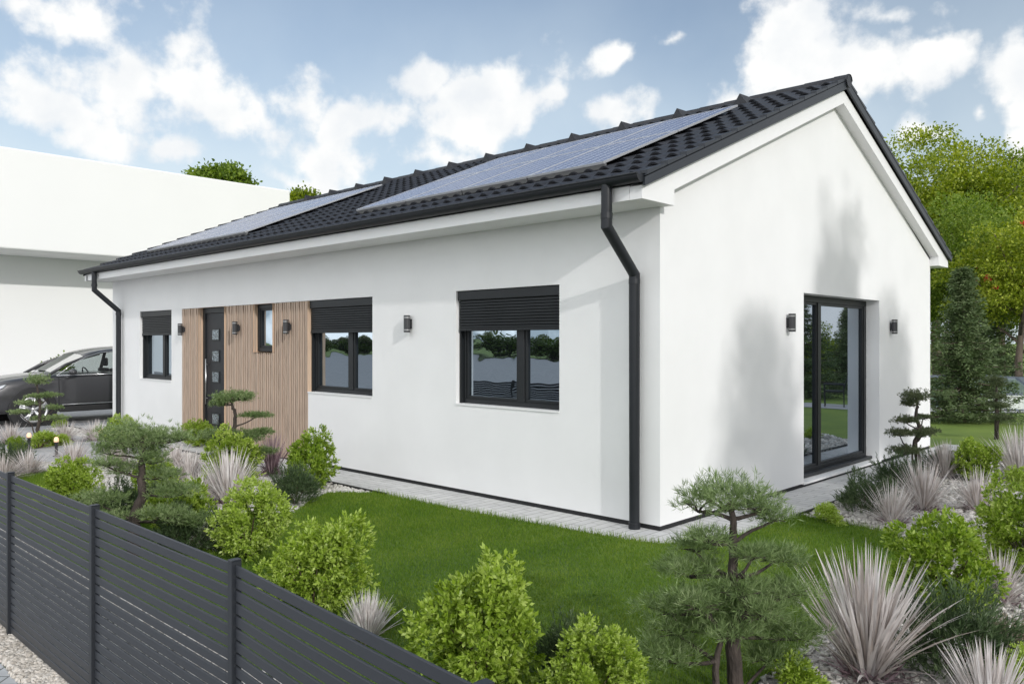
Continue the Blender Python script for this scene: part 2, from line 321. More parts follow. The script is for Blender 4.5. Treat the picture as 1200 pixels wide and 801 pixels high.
# ------------------------------------------------------------------ ground
def sheet(name, poly, z, m, kind='structure'):
    me = bpy.data.meshes.new(name); me.from_pydata([(x, y, z) for x, y in poly], [], [tuple(range(len(poly)))]); me.materials.append(m)
    o = bpy.data.objects.new(name, me); COL.objects.link(o); return tag(o, kind=kind)
def rect(x0, x1, y0, y1): return [(x0, y0), (x1, y0), (x1, y1), (x0, y1)]
sheet('ground', rect(-900, 900, -900, 900), -.016, M['meadow'])
sheet('road', rect(-200, 80, -58, -5.30), -.008, M['road'])
sheet('pavement', rect(-30, 12, -8.2, -5.215), -.004, M['paver_s'])
sheet('gravel_strip', rect(-14.2, 12, -5.20, -4.95), 0, M['soil'])
sheet('added_yard', rect(-40, -20.6, -12, 12), -.006, M['drive'])  # added paving, keeps green bounce off the neighbour's lower wall
sheet('driveway', rect(-18.6, -14.25, -8.2, 4.2), -.002, M['drive'])
BED_L = [(-14.2, -4.95), (2.36, -4.95), (2.36, -.66), (-14.2, -.66)]
BED_R = [(.672, 1.2), (2.35, .4), (2.36, -4.95), (9, -4.95), (9, 9.5), (4, 10.2), (1.6, 8.9), (.672, 8.2)]
sheet('gravel_bed', BED_L, -.004, M['soil']); sheet('gravel_bed', BED_R, -.003, M['soil'])
LAWN = [(-3.52, -.715), (-2.2, -.70), (-.67, -.57), (0, -.50), (.285, -.416), (.541, -.046), (.66, .5), (.66, 1.58), (1.1, 1.52), (1.68, 1.39), (1.95, .75), (2.06, -.516), (2.19, -1.575),
        (2.25, -2.4), (2.3, -3.2), (2.35, -4.3), (-.5, -4.25), (-5, -4.3), (-12, -4.4), (-12, -3.7), (-9.5, -3.3), (-8.6, -3.1), (-7.5, -2.75), (-7.0, -2.75), (-5.9, -3.2), (-4.9, -3.1), (-4.1, -2.75), (-3.46, -2.3), (-3.24, -1.97), (-3.71, -1.47), (-3.92, -1.10)]
sheet('lawn', LAWN, .006, M['lawn'])
sheet('paving', [(-14.4, -.70), (.66, -.70), (.66, .0), (-14.4, .0)], .002, M['paver_f'])
sheet('paving', rect(0.0, .66, .0, 9.0), .0022, M['paver_g'])
sheet('path', [(-14.25, -2.75), (-9.1, -2.75), (-8.7, -2.3), (-8.5, -1.6), (-8.5, -.72), (-9.9, -.72), (-9.9, -1.15), (-14.25, -1.15)], .003, M['path'])
eb = MB(); eb.box(-14.4, -3.3, -.725, -.705, -.02, .03); tag(eb.build('edging_strip', M['edge']), kind='structure')
eb = MB(); eb.box(.664, .684, 1.5, 9.0, -.02, .03); tag(eb.build('edging_strip', M['edge']), kind='structure')

def inside(P, poly):
    x, y = P[:, 0], P[:, 1]; r = np.zeros(len(P), bool); n = len(poly)
    for i in range(n):
        x0, y0 = poly[i]; x1, y1 = poly[(i+1) % n]
        if y0 == y1: continue
        c = ((y0 > y) != (y1 > y)) & (x < (x1-x0)*(y-y0)/(y1-y0)+x0); r ^= c
    return r
def seen(P, mx=120, my=60):
    d = P[:, :2]-np.array(CAM[:2]); z = d@fwv; x = 600+936.5*(d@rtv)/np.maximum(z, .1); y = 400+936.5*1.8/np.maximum(z, .1)
    return (z > .5) & (x > -mx) & (x < 1200+mx) & (y < 801+my), z
def grass_blades():
    n = 900000; xs = rng.uniform(-12, 2.4, n); ys = rng.uniform(-4.93, 1.6, n); P = np.stack([xs, ys], 1)
    ok, z = seen(P); keep = ok & inside(P, LAWN) & (rng.random(n) < np.clip(7.5/z, .25, 1)**1.3); P = P[keep]; z = z[keep]; n = len(P)
    fr = np.clip(z/8, .8, 1.6)
    h = rng.uniform(.018, .04, n)*fr*.9; a = rng.uniform(0, 2*np.pi, n); w = rng.uniform(.0022, .004, n)*fr; ln = rng.uniform(0, .022, n); b = rng.uniform(0, 2*np.pi, n)
    base = np.c_[P, np.full(n, .004)]; s = np.c_[np.cos(a), np.sin(a), np.zeros(n)]*w[:, None]
    tip = base+np.c_[np.cos(b)*ln, np.sin(b)*ln, h]
    V = np.stack([base-s, base+s, tip], 1).reshape(-1, 3); F = np.arange(3*n).reshape(-1, 3)
    # ragged longer blades along the paving
    o = np_mesh('lawn_grass', V, F, M['grass']); tag(o, 'short dense green lawn grass in front of the white house', 'grass', kind='stuff')
grass_blades()
def fringe():
    line = [(-3.52, -.715), (-2.2, -.70), (-.67, -.57), (0, -.50), (.285, -.416), (.541, -.046), (.66, .5), (.66, 1.58), (1.1, 1.52), (1.68, 1.39), (1.95, .75), (2.06, -.516), (2.19, -1.575), (2.25, -2.4)]
    V = []; 
    for (a, b) in zip(line[:-1], line[1:]):
        a = np.array(a); b = np.array(b); L = np.hypot(*(b-a)); n = int(L*330); t = rng.random(n)[:, None]
        p = a+(b-a)*t+rng.normal(0, .022, (n, 2)); h = rng.uniform(.03, .085, n); an = rng.uniform(0, 6.28, n); ln = rng.uniform(0, .05, n); bb = rng.uniform(0, 6.28, n)
        base = np.c_[p, np.zeros(n)]; s = np.c_[np.cos(an), np.sin(an), np.zeros(n)]*.0028
        V.append(np.stack([base-s, base+s, base+np.c_[np.cos(bb)*ln, np.sin(bb)*ln, h]], 1).reshape(-1, 3))
    V = np.concatenate(V); o = np_mesh('lawn_fringe', V, np.arange(len(V)).reshape(-1, 3), M['grass']); tag(o, 'longer ragged grass blades along the edge of the lawn', 'grass', kind='stuff')
fringe()
CUBE = np.array([(-1,-1,-1),(1,-1,-1),(1,1,-1),(-1,1,-1),(-1,-1,1),(1,-1,1),(1,1,1),(-1,1,1)], float)
CF = np.array([(0,3,2,1),(4,5,6,7),(0,1,5,4),(1,2,6,5),(2,3,7,6),(3,0,4,7)])
def stones(name, P, size, flat, m, label):
    n = len(P); c = CUBE[None]*(1+rng.uniform(-.45, .25, (n, 8, 3))); c = c*np.stack([size*rng.uniform(.6, 1.3, n), size*rng.uniform(.5, 1, n), size*flat*rng.uniform(.6, 1.2, n)], 1)[:, None, :]
    c[:, 4:, :2] *= .7
    a = rng.uniform(0, 6.28, n); t = rng.normal(0, .3, n); ca, sa, ct, st = np.cos(a), np.sin(a), np.cos(t), np.sin(t)
    x, y, z = c[..., 0], c[..., 1], c[..., 2]; x, z = x*ct[:, None]+z*st[:, None], -x*st[:, None]+z*ct[:, None]
    x, y = x*ca[:, None]-y*sa[:, None], x*sa[:, None]+y*ca[:, None]
    V = np.stack([x, y, z], 2)+np.c_[P, size*flat*.5][:, None, :]
    F = (CF[None]+8*np.arange(n)[:, None, None]).reshape(-1, 4)
    tag(np_mesh(name, V.reshape(-1, 3), F, m), label, 'gravel', kind='stuff')
def gravel():
    n = 90000; P = np.c_[rng.uniform(.6, 8, n), rng.uniform(-4.6, 9.5, n)]
    ok, z = seen(P); k = ok & inside(P, BED_R) & ~inside(P, LAWN) & (rng.random(n) < np.clip(6/z, .2, 1)**1.2); P, z = P[k], z[k]
    stones('garden_gravel', P, rng.uniform(.012, .026, len(P))*np.clip(z/6, .9, 1.8), .45, M['stone'], 'pale grey stone chips covering the planting bed right of the lawn')
    n = 90000; P = np.c_[rng.uniform(-14.2, 2.3, n), rng.uniform(-4.95, -.735, n)]
    PATH = [(-14.25, -2.75), (-9.1, -2.75), (-8.7, -2.3), (-8.5, -1.6), (-8.5, -.72), (-9.9, -.72), (-9.9, -1.15), (-14.25, -1.15)]
    ok, z = seen(P); k = ok & ~inside(P, LAWN) & ~inside(P, PATH) & (rng.random(n) < np.clip(8/z, .2, 1)**1.2); P, z = P[k], z[k]
    stones('garden_gravel', P, rng.uniform(.012, .024, len(P))*np.clip(z/7, .9, 1.7), .45, M['stone'], 'pale grey stone chips between the plants before the wooden cladding')
    n = 5200; P = np.c_[rng.uniform(-2.6, .6, n), rng.uniform(-5.20, -5.06, n)]; P[:, 1] += rng.normal(0, .012, n)
    ok, z = seen(P); P, z = P[ok], z[ok]
    stones('fence_gravel', P, rng.uniform(.010, .019, len(P)), .8, M['stone2'], 'cream pebbles along the outer foot of the slatted fence')
gravel()

# ------------------------------------------------------------------ house
HX0, HY1 = -13.80, 8.23
OHX0, OHX1, OV = -13.97, .14, .5
SOF = 3.085
house = thing('house', 'white single storey house with dark tiled gable roof carrying solar panels', 'house')
W1 = (-2.88, -1.255, 1.06, 2.41); W2 = (-6.13, -4.547, 1.06, 2.41); W3 = (-12.34, -10.855, 1.06, 2.41)
FD = (-9.70, -8.73, .0, 2.41); SL = (-7.74, -7.137, 1.635, 2.41); GD = (3.205, 5.83, .045, 2.41)
REV = .10
def holed(mb, P, us, zs, holes, skip=()):
    """panel of quads over a grid with rectangular holes; P(u,z) gives the point"""
    us = sorted(set(us+[h[0] for h in holes]+[h[1] for h in holes])); zs = sorted(set(zs+[h[2] for h in holes]+[h[3] for h in holes]))
    for u0, u1 in zip(us[:-1], us[1:]):
        for z0, z1 in zip(zs[:-1], zs[1:]):
            cu, cz = (u0+u1)/2, (z0+z1)/2
            if any(h[0] < cu < h[1] and h[2] < cz < h[3] for h in holes): continue
            mb.quad(P(u0, z0), P(u1, z0), P(u1, z1), P(u0, z1))
w = MB(); PB = .045
CL = (-10.412, -6.131, .0, 2.41)
holed(w, lambda u, z: (u, 0, z), [HX0, 0], [PB, SOF+.02], [W1, W2, W3, (CL[0], CL[1], PB, CL[3])])
holed(w, lambda u, z: (0, u, z), [0, HY1], [PB, SOF+.02], [GD])
ridge_in = lambda y: SOF+.1+.41*min(y+.1, HY1+.1-y)
w.add([(0, 0, SOF+.02), (0, HY1, SOF+.02), (0, HY1, SOF+.1), (0, HY1/2, 5.0), (0, 0, SOF+.1)], [(0,1,2,3,4)])
w.add([(HX0, 0, PB), (HX0, HY1, PB), (HX0, HY1, SOF+.1), (HX0, HY1/2, 5.0), (HX0, 0, SOF+.1)], [(4,3,2,1,0)])
w.quad((0, HY1, PB), (HX0, HY1, PB), (HX0, HY1, SOF+.1), (0, HY1, SOF+.1))
def reveals(mb, h, P, d, sides='lrtb'):
    u0, u1, z0, z1 = h
    if 'l' in sides: mb.quad(P(u0, z0, 0), P(u0, z0, d), P(u0, z1, d), P(u0, z1, 0))
    if 'r' in sides: mb.quad(P(u1, z0, d), P(u1, z0, 0), P(u1, z1, 0), P(u1, z1, d))
    if 't' in sides: mb.quad(P(u0, z1, 0), P(u0, z1, d), P(u1, z1, d), P(u1, z1, 0))
    if 'b' in sides: mb.quad(P(u0, z0, d), P(u0, z0, 0), P(u1, z0, 0), P(u1, z0, d))
PF = lambda u, z, d: (u, d, z)
PG = lambda u, z, d: (-d, u, z)
for h in (W1, W3): reveals(w, h, PF, REV+.1)
reveals(w, W2, PF, REV+.1, 'rtb')
reveals(w, GD, PG, .30)
w.quad((CL[0], 0, PB), (CL[0], .05, PB), (CL[0], .05, 2.41), (CL[0], 0, 2.41))
w.quad((CL[0], 0, 2.41), (CL[0], .05, 2.41), (CL[1], .05, 2.41), (CL[1], 0, 2.41))
wall = w.build('wall', M['plaster'], house)
p = MB()
p.box(HX0+.012, -.012, .012, .05, -.02, PB+.004); p.box(-.05, -.012, .05, HY1-.012, -.02, PB+.004); p.box(HX0+.012, HX0+.05, .05, HY1-.012, -.02, PB+.004)
p.build('plinth', M['plinth'], house)
# cladding
c = MB(); x = CL[0]+.004; k = 0
while x < CL[1]-.03:
    x1 = x+.034+(.010 if k % 3 == 0 else 0); z0, z1 = .02, 2.405; cx_ = (x+x1)/2
    d = .006-(.010 if k % 4 == 1 else 0)
    if FD[0]-.01 < cx_ < FD[1]+.01: pass
    elif SL[0]-.005 < cx_ < SL[1]+.005: c.box(x, x1, d, .03, z0, SL[2]-.004)
    else: c.box(x, x1, d, .03, z0, z1)
    x = x1+.024; k += 1
clad = c.build('wood_cladding', M['wood'], house)
for a, b in ((CL[0], FD[0]), (FD[1], CL[1])):
    cb = MB(); holed(cb, lambda u, z: (u, .031, z), [a, b], [0.0, 2.41], [SL] if b == CL[1] else []); cb.build('backing', M['woodback'], clad)
PW_ = lambda u, z, d: (u, d-.012, z)
for h, sd_ in (((FD[0], FD[1], .0, 2.409), 'lrt'), ((SL[0], SL[1], SL[2], 2.409), 'lrtb'), ((W2[0]+.001, W2[1], 1.06, 2.41), 'l')):
    rv = MB(); reveals(rv, h, PW_, .12, sd_)
    rv.build('reveal', M['woodlight'], clad)

def window(h, mull, P, name='window', depth=REV, shutter=True, fw_=.062, pane='pane', sash=True):
    """h: opening; P(u,z,d) maps into the wall"""
    u0, u1, z0, z1 = h
    def bx(mb, a, b, c0, c1, d0, d1):
        q = [P(a, c0, d0), P(b, c1, d1)]
        mb.box(min(q[0][0], q[1][0]), max(q[0][0], q[1][0]), min(q[0][1], q[1][1]), max(q[0][1], q[1][1]), c0, c1)
    f = MB(); D0, D1 = depth, depth+.07
    bx(f, u0, u1, z0, z0+fw_, D0, D1); bx(f, u0, u1, z1-fw_, z1, D0, D1); bx(f, u0, u0+fw_, z0+fw_, z1-fw_, D0, D1); bx(f, u1-fw_, u1, z0+fw_, z1-fw_, D0, D1)
    if mull is not None: bx(f, mull-.05, mull+.05, z0+fw_, z1-fw_, D0, D1)
    wn = f.build(name, M['frame'], house); bevel(wn, .004, 1)
    spans = [(u0+fw_, u1-fw_)] if mull is None else [(u0+fw_, mull-.05), (mull+.05, u1-fw_)]
    for (a, b) in spans:
        if sash:
            s = MB(); sw = .034; E0, E1 = D0+.014, D1-.01
            bx(s, a, b, z0+fw_, z0+fw_+sw, E0, E1); bx(s, a, b, z1-fw_-sw, z1-fw_, E0, E1); bx(s, a, a+sw, z0+fw_+sw, z1-fw_-sw, E0, E1); bx(s, b-sw, b, z0+fw_+sw, z1-fw_-sw, E0, E1)
            bevel(s.build('sash', M['frame'], wn), .004, 1)
        g = MB(); dd = D0+.042
        g.quad(P(a, z0+fw_, dd), P(b, z0+fw_, dd), P(b, z1-fw_, dd), P(a, z1-fw_, dd)); g.build('pane', M[pane], wn)
    if shutter:
        b = MB(); bx(b, u0+.004, u1-.004, z1-.115, z1-.002, .02, .096)
        sh = b.build('roller_shutter', M['frame'], house); bevel(sh, .008, 2)
        s = MB(); zz = z1-.118; zb = 1.955
        while zz-.032 > zb:
            q = [P(u0+.03, zz, .047), P(u1-.03, zz, .047), P(u1-.03, zz-.006, .035), P(u0+.03, zz-.006, .035), P(u0+.03, zz-.028, .035), P(u1-.03, zz-.028, .035), P(u1-.03, zz-.031, .047), P(u0+.03, zz-.031, .047)]
            s.add(q, [(0,1,2,3), (3,2,5,4), (4,5,6,7)]); zz -= .033
        s.quad(P(u0+.03, z1-.118, .051), P(u1-.03, z1-.118, .051), P(u1-.03, zb, .051), P(u0+.03, zb, .051))
        bx(s, u0+.03, u1-.03, zb-.022, zb+.008, .03, .06)
        s.build('slat_curtain', M['shutter'], sh)
        for (a, b) in ((u0+.002, u0+.03), (u1-.03, u1-.002)): r_ = MB(); bx(r_, a, b, z0+.008, z1-.117, .055, .099); r_.build('guide_rail', M['frame'], sh)
    return wn
window(W1, -1.905, PF); window(W2, -5.19, PF); window(W3, -11.44, PF)
window((SL[0]+.012, SL[1]-.012, SL[2]+.012, 2.40), None, PF, 'window', .06, False)
for h in (W1, W2, W3):
    sb = MB(); sb.box(h[0]+.002, h[1]-.002, -.012, REV+.01, h[2]-.012, h[2]+.006); sb.build('window_sill', M['sill'], house)
# sliding door in the gable
gd = window((GD[0], GD[1], GD[2]+.02, GD[3]), 4.14, PG, 'terrace_door', .19, False, .085, 'pane_door')
tr = MB(); tr.box(-.18, -.10, GD[0]+.01, GD[1]-.01, GD[2]+.022, GD[2]+.062); tr.build('track', M['frame'], gd)
ts = MB(); ts.box(-.25, .02, GD[0]-.03, GD[1]+.03, GD[2]-.012, GD[2]+.014); ts.build('door_sill', M['sill'], house)
# entrance door
d = MB(); d.box(FD[0]+.012, FD[0]+.09, .065, .15, .02, 2.405); d.box(FD[1]-.09, FD[1]-.012, .065, .15, .02, 2.405); d.box(FD[0]+.09, FD[1]-.09, .065, .15, 2.31, 2.405); d.box(FD[0]+.012, FD[1]-.012, .05, .15, 0, .02)
fd = d.build('front_door', M['frame'], house); bevel(fd, .005, 1)
d = MB(); d.box(FD[0]+.09, FD[1]-.09, .09, .135, .02, 2.31); bevel(d.build('door_leaf', M['anth'], fd), .004, 1)
for z in (1.926, 1.552, 1.184, .808, .447):
    xx = -9.235; d = MB(); d.box(xx-.14, xx+.14, .078, .095, z-.105, z+.105); o = d.build('door_light', M['frame'], fd)
    d = MB(); d.quad((xx-.115, .076, z-.085), (xx+.115, .076, z-.085), (xx+.115, .076, z+.085), (xx-.115, .076, z+.085)); d.build('pane', M['pane_frost'], o)
d = MB(); d.tube([(-9.52, .04, .7), (-9.52, .04, 1.5)], .014, 8); d.tube([(-9.52, .04, .8), (-9.52, .09, .8)], .008, 6); d.tube([(-9.52, .04, 1.4), (-9.52, .09, 1.4)], .008, 6); d.build('handle', mat('steel', (.5, .5, .5), .3, 1), fd, True)
# eaves and rake boards
e = MB(); e.prism([(-OV, SOF), (-OV, 3.215), (-.02, 3.40), (-.002, SOF+.1), (-.002, SOF)], 0, OHX0+.1, OHX1-.142); fix_normals(e.build('eaves_box', M['whitetrim'], house))
e = MB(); e.prism([(HY1+OV, SOF), (HY1+OV, 3.215), (HY1+.02, 3.40), (HY1+.002, SOF+.1), (HY1+.002, SOF)], 0, OHX0+.1, OHX1-.142); fix_normals(e.build('eaves_box', M['whitetrim'], house))
def rake(x0, x1):
    r_ = MB(); A = HY1/2
    def half(sg):
        f = lambda y: y if sg > 0 else HY1-y
        pts = [(f(-OV), SOF), (f(.03), SOF), (f(.03), 3.235), (A, 4.93), (A, 5.095), (f(-OV), 3.205)]
        v0 = [(x0, *p_) for p_ in pts]; v1 = [(x1, *p_) for p_ in pts]; n = len(pts)
        fs = [(0,1,2,5), (2,3,4,5)]; r_.add(v0+v1, [tuple(reversed(q)) for q in fs]+[tuple(i+n for i in q) for q in fs]+[(i, (i+1) % n, (i+1) % n+n, i+n) for i in range(n) if i != 3])
    half(1); half(-1)
    return fix_normals(r_.build('rake_board', M['whitetrim'], house))
rake(.002, OHX1); rake(OHX0, HX0-.002)
# roof tiles
ZE, SLP = 3.325, .42
def tilez(y): return ZE+SLP*(y+OV)
TH = math.atan(SLP); CT, ST = math.cos(TH), math.sin(TH)
roof = MB()
def tile_slope(mirror):
    x0, x1 = OHX0+.02, OHX1+.03; per = .205; nx = int((x1-x0)/per*8); xs = np.linspace(x0, x1, nx+1)
    ph = ((xs-x0)/per) % 1; wave = np.where(ph < .62, np.sin(ph/.62*np.pi)**1.0, -.35*np.sin((ph-.62)/.38*np.pi))
    L = (HY1/2+OV)/CT; nc = 14; cl = L/nc
    V = []; F = []
    for c_ in range(nc):
        s0 = c_*cl-.035; s1 = (c_+1)*cl+.03; rows = [(s0, -.006, .75), (s0, .010, 1), (s0+.02, .010, 1), (s1, -.022, .8)]
        b = len(V)
        jit = rng.normal(0, .0012, int((x1-x0)/per)+3)[((xs-x0)/per).astype(int)]
        for (s, off, am) in rows:
            zz = wave*.030*am+off+jit; y = -OV+s*CT-zz*ST; z = ZE-.018+s*ST+zz*CT
            if mirror: y = HY1-y
            V += list(zip(xs, y, z))
        n = nx+1
        for r_ in range(3):
            for i in range(nx): F.append((b+r_*n+i, b+r_*n+i+1, b+(r_+1)*n+i+1, b+(r_+1)*n+i))
    roof.add(V, F if not mirror else [f[::-1] for f in F])
tile_slope(False); tile_slope(True)
rf = roof.build('roof', M['tile'], house)
u = MB()
for sg in (0, 1):
    f = (lambda y: y) if not sg else (lambda y: HY1-y)
    u.quad((OHX0+.03, f(-OV), ZE-.085), (OHX1+.02, f(-OV), ZE-.085), (OHX1+.02, HY1/2, tilez(HY1/2)-.085), (OHX0+.03, HY1/2, tilez(HY1/2)-.085))
u.build('underlay', M['edge'], rf)
def verge(x0, x1, xin, sg):
    f = (lambda y: y) if not sg else (lambda y: HY1-y)
    v = MB(); A = HY1/2; ys = [-OV-.03, A]
    pts = [(f(y), tilez(y)+dz) for y, dz in ((ys[0], -.125), (ys[0], -.035), (ys[1], -.035), (ys[1], -.15))]
    v.prism(pts, 0, x0, x1)
    pts = [(f(y), tilez(y)+dz) for y, dz in ((ys[0], -.045), (ys[0], -.031), (ys[1], -.031), (ys[1], -.045))]
    v.prism(pts, 0, min(xin, x0), max(xin, x1))
    fix_normals(v.build('verge', M['verge'], rf))
for sg in (0, 1): verge(OHX1+.028, OHX1+.052, OHX1-.05, sg); verge(OHX0-.012, OHX0+.012, OHX0+.09, sg)
# stepped lap marks along the right verge: small tile noses
for f in ((lambda y: y), (lambda y: HY1-y)):
    vn = MB()
    for i in range(14):
        s = i*((HY1/2+OV)/CT/14)
        y = -OV+s*CT; vn.prism([(f(y), tilez(y)-.035), (f(y), tilez(y)+.012), (f(y+.31), tilez(y+.31)-.012), (f(y+.31), tilez(y+.31)-.035)], 0, OHX1-.02, OHX1+.055)
    fix_normals(vn.build('verge_nose', M['verge'], rf))
rc = MB(); RZ = tilez(HY1/2)-.01; x = OHX0
while x < OHX1+.06:
    x1 = min(x+.40, OHX1+.065); prof = [(HY1/2+.09*math.sin(a), RZ-.045+.09*math.cos(a)) for a in np.linspace(-1.5, 1.5, 11)]
    vs = [(x, *q) for q in prof]+[(x1+.02, HY1/2+(q[0]-HY1/2)*.93, RZ-.045+(q[1]-RZ+.045)*.93) for q in prof]
    rc.add(vs, [(i, i+1, i+12, i+11) for i in range(10)]+[tuple(range(11))]); x = x1 if x1 > OHX1+.06 else x+.40
rc.lathe([(.088, OHX1+.05), (.088, OHX1+.075), (.0, OHX1+.076)], (0, HY1/2, RZ-.045), 16, 'x'); rc.build('ridge_cap', M['tile'], rf)
for xv in [-1.10-1.0*i for i in range(12)]:
    v = MB(); y0 = HY1/2-.46; L_ = .36
    b0 = [(xv-.125, y0, tilez(y0)-.03), (xv+.125, y0, tilez(y0)-.03), (xv, y0-.005, tilez(y0)+.15)]; b1 = (xv, y0+L_, tilez(y0+L_)-.01)
    b2 = (xv-.09, y0+L_, tilez(y0+L_)-.03); b3 = (xv+.09, y0+L_, tilez(y0+L_)-.03)
    v.add(b0+[b1, b2, b3], [(0,1,2), (2,1,5,3), (0,2,3,4)]); v.build('roof_vent', M['tile'], rf)
# gutter
def gutter(sg):
    f = (lambda y: y) if not sg else (lambda y: HY1-y)
    yc, zc, r0 = -OV-.068, 3.285, .066; x0, x1 = OHX0-.005, OHX1+.035
    prof = [(f(yc+r0*math.cos(a)), zc+r0*math.sin(a)) for a in np.linspace(math.pi, 2*math.pi, 12)]
    prof_i = [(f(yc+(r0-.006)*math.cos(a)), zc+(r0-.006)*math.sin(a)) for a in np.linspace(2*math.pi, math.pi, 12)]
    g = MB(); pr = prof+prof_i; n = len(pr); g.add([(x0, *q) for q in pr]+[(x1, *q) for q in pr], [(i, (i+1) % n, n+(i+1) % n, n+i) for i in range(n)])
    for xx in (x0, x1): g.add([(xx, *q) for q in prof], [tuple(range(12))])
    g.tube([(x0, f(yc-r0), zc+.004), (x1, f(yc-r0), zc+.004)], .011, 8)
    x = x0+.3
    go = fix_normals(g.build('gutter', M['anth'], house)); 
gutter(0); gutter(1)
def downpipe(x, f=lambda y: y):
    d = MB(); r_ = .05; yg = -OV-.068
    d.tube([(x+.03, f(yg), 3.24), (x+.03, f(yg), 2.86), (x, f(-.085), 2.45), (x, f(-.085), .0)], r_, 14)
    o = d.build('downpipe', M['anth'], house, True); m_ = o.modifiers.new('e', 'EDGE_SPLIT'); m_.split_angle = R(28)
    for a, b, r2 in (((x+.03, f(yg), 2.93), (x+.03, f(yg), 2.985), .056), ((x, f(-.085), 2.36), (x, f(-.085), 2.41), .056), ((x, f(-.085), .0), (x, f(-.085), .06), .058)):
        d = MB(); d.tube([a, b], r2, 14); d.build('pipe_collar', M['anth'], o)
downpipe(-.235); downpipe(-13.24)
# wall lamps
lamp_body = mat('lamp_body', (.035, .036, .04), .35); lamp_ring = mat('lamp_ring', (.38, .38, .38), .35, 1)
def wall_lamp(P, u, z=2.03):
    l = MB(); c_ = P(u, z, -.062); l.lathe([(.0, -.108), (.042, -.108), (.042, .108), (.0, .108)], c_, 18); a = P(u-.02, z-.04, -.05); b = P(u+.02, z+.04, 0.02)
    l.box(min(a[0], b[0]), max(a[0], b[0]), min(a[1], b[1]), max(a[1], b[1]), a[2], b[2]); o = l.build('wall_lamp', lamp_body, house)
    a = P(u-.032, z-.06, -.004); b = P(u+.032, z+.06, -.016)
    q = MB(); q.box(min(a[0], b[0]), max(a[0], b[0]), min(a[1], b[1]), max(a[1], b[1]), a[2], b[2]); q.build('wall_plate', lamp_body, o)
    for dz in (-.085, .073):
        r_ = MB(); r_.lathe([(.0425, dz), (.0445, dz), (.0445, dz+.014), (.0425, dz+.014)], c_, 18); r_.build('ring', lamp_ring, o)
for x in (-10.30, -8.22, -6.62, -3.735): wall_lamp(lambda u, z, d: (u, d-(.018 if CL[0] < u < CL[1] else 0), z), x)
for y in (2.74, 6.29): wall_lamp(PG, y)
# solar panels
def panel_mat():
    m = mat('solar_cells', (.055, .065, .13), .24, spec=.5); nt = m.node_tree; b = nt.nodes['Principled BSDF']; tc = N(nt, 'ShaderNodeTexCoord')
    sx = N(nt, 'ShaderNodeSeparateXYZ'); lk(nt, tc.outputs['Object'], sx.inputs[0])
    def line(src, per, wd):
        fr = math_n(nt, 'FRACT', math_n(nt, 'DIVIDE', src, per)); return math_n(nt, 'LESS_THAN', fr, wd/per)
    g = math_n(nt, 'MAXIMUM', line(sx.outputs[0], .172, .016), line(sx.outputs[1], .150, .013))
    mx = N(nt, 'ShaderNodeMix', data_type='RGBA'); lk(nt, g, mx.inputs[0]); mx.inputs[6].default_value = (.075, .085, .17, 1); mx.inputs[7].default_value = (.62, .64, .70, 1); lk(nt, mx.outputs[2], b.inputs['Base Color']); return m
M['cells'] = panel_mat(); M['alu'] = mat('aluminium', (.62, .63, .65), .35, .6); M['alud'] = mat('panel_rail', (.20, .20, .20), .5, .5)
PH = 1.53
def solar(xr, n, PW):
    for r_ in range(2):
        for k in range(n):
            x1 = xr-k*(PW+.015); s0 = .70+r_*(PH+.015); fr = MB()
            fr.box(0, PW, 0, .024, .010, .034); fr.box(0, PW, PH-.024, PH, .010, .034); fr.box(0, .024, .024, PH-.024, .010, .034); fr.box(PW-.024, PW, .024, PH-.024, .010, .034)
            o = fr.build('solar_panel', M['alu'], house)
            h = .042; y = -OV+s0*CT-h*ST; z = ZE+s0*ST+h*CT-.01
            o.location = (x1-PW, y, z); o.rotation_euler = (TH, 0, 0)
            g = MB(); g.box(.024, PW-.024, .024, PH-.024, .012, .030); g.build('cell_face', M['cells'], o)
            if r_ == 0:
                g = MB(); g.box(.0, PW, .004, .04, -.040, .009); g.build('rail', M['alud'], o)
solar(-.76, 4, 1.07); solar(-8.25, 4, 1.0)

# ------------------------------------------------------------------ neighbour building
nb = thing('neighbouring_building', 'plain windowless white building with overhanging upper storey behind the car', 'building', (-24, 0, 0))
b = MB(); b.box(-14, 0, -7.5, 10.35, 4.674, 7.80); bevel(b.build('upper_storey', M['neighbour'], nb), .05, 2)
b = MB(); b.box(-14, -2.2, -7.3, 10.2, -.02, 4.672); b.build('wall', M['neighbour'], nb)

# ------------------------------------------------------------------ fence
fence = thing('slatted_fence', 'anthracite metal fence of narrow horizontal slats along the street', 'fence', (0, -5.06, 0))
FX = [1.479-1.42*i for i in range(-1, 10)]
def fpt(x): return -(x-1.479)*.0765 if x > 1.479 else 0.0
def fence_seg(xa, xb):
    p_ = MB(); n = 21; pit = .9675/n; ya, yb = fpt(xa), fpt(xb); L = math.hypot(xb-xa, yb-ya)
    for i in range(n):
        z = .028+i*pit
        p_.box(.017, L-.017, -.005, .005, z, z+pit-.0088)
    o = p_.build('slat_panel', M['fence'], fence); o.location = (xa, ya, 0); o.rotation_euler = (0, 0, math.atan2(yb-ya, xb-xa)); bevel(o, .002, 1)
xs_ = sorted(FX+[1.479+2.84, 1.479+4.26])
for a, b_ in zip(xs_[:-1], xs_[1:]): fence_seg(a, b_)
for x in xs_:
    q = MB(); q.box(-.016, .016, -.02, .02, -.05, 1.0); q.box(-.017, .017, -.021, .021, 1.0, 1.005)
    o = q.build('fence_post', M['fence_post'], fence); o.location = (x, fpt(x), 0); bevel(o, .003, 1)
    o.rotation_euler = (0, 0, -.0765 if x > 1.6 else 0)

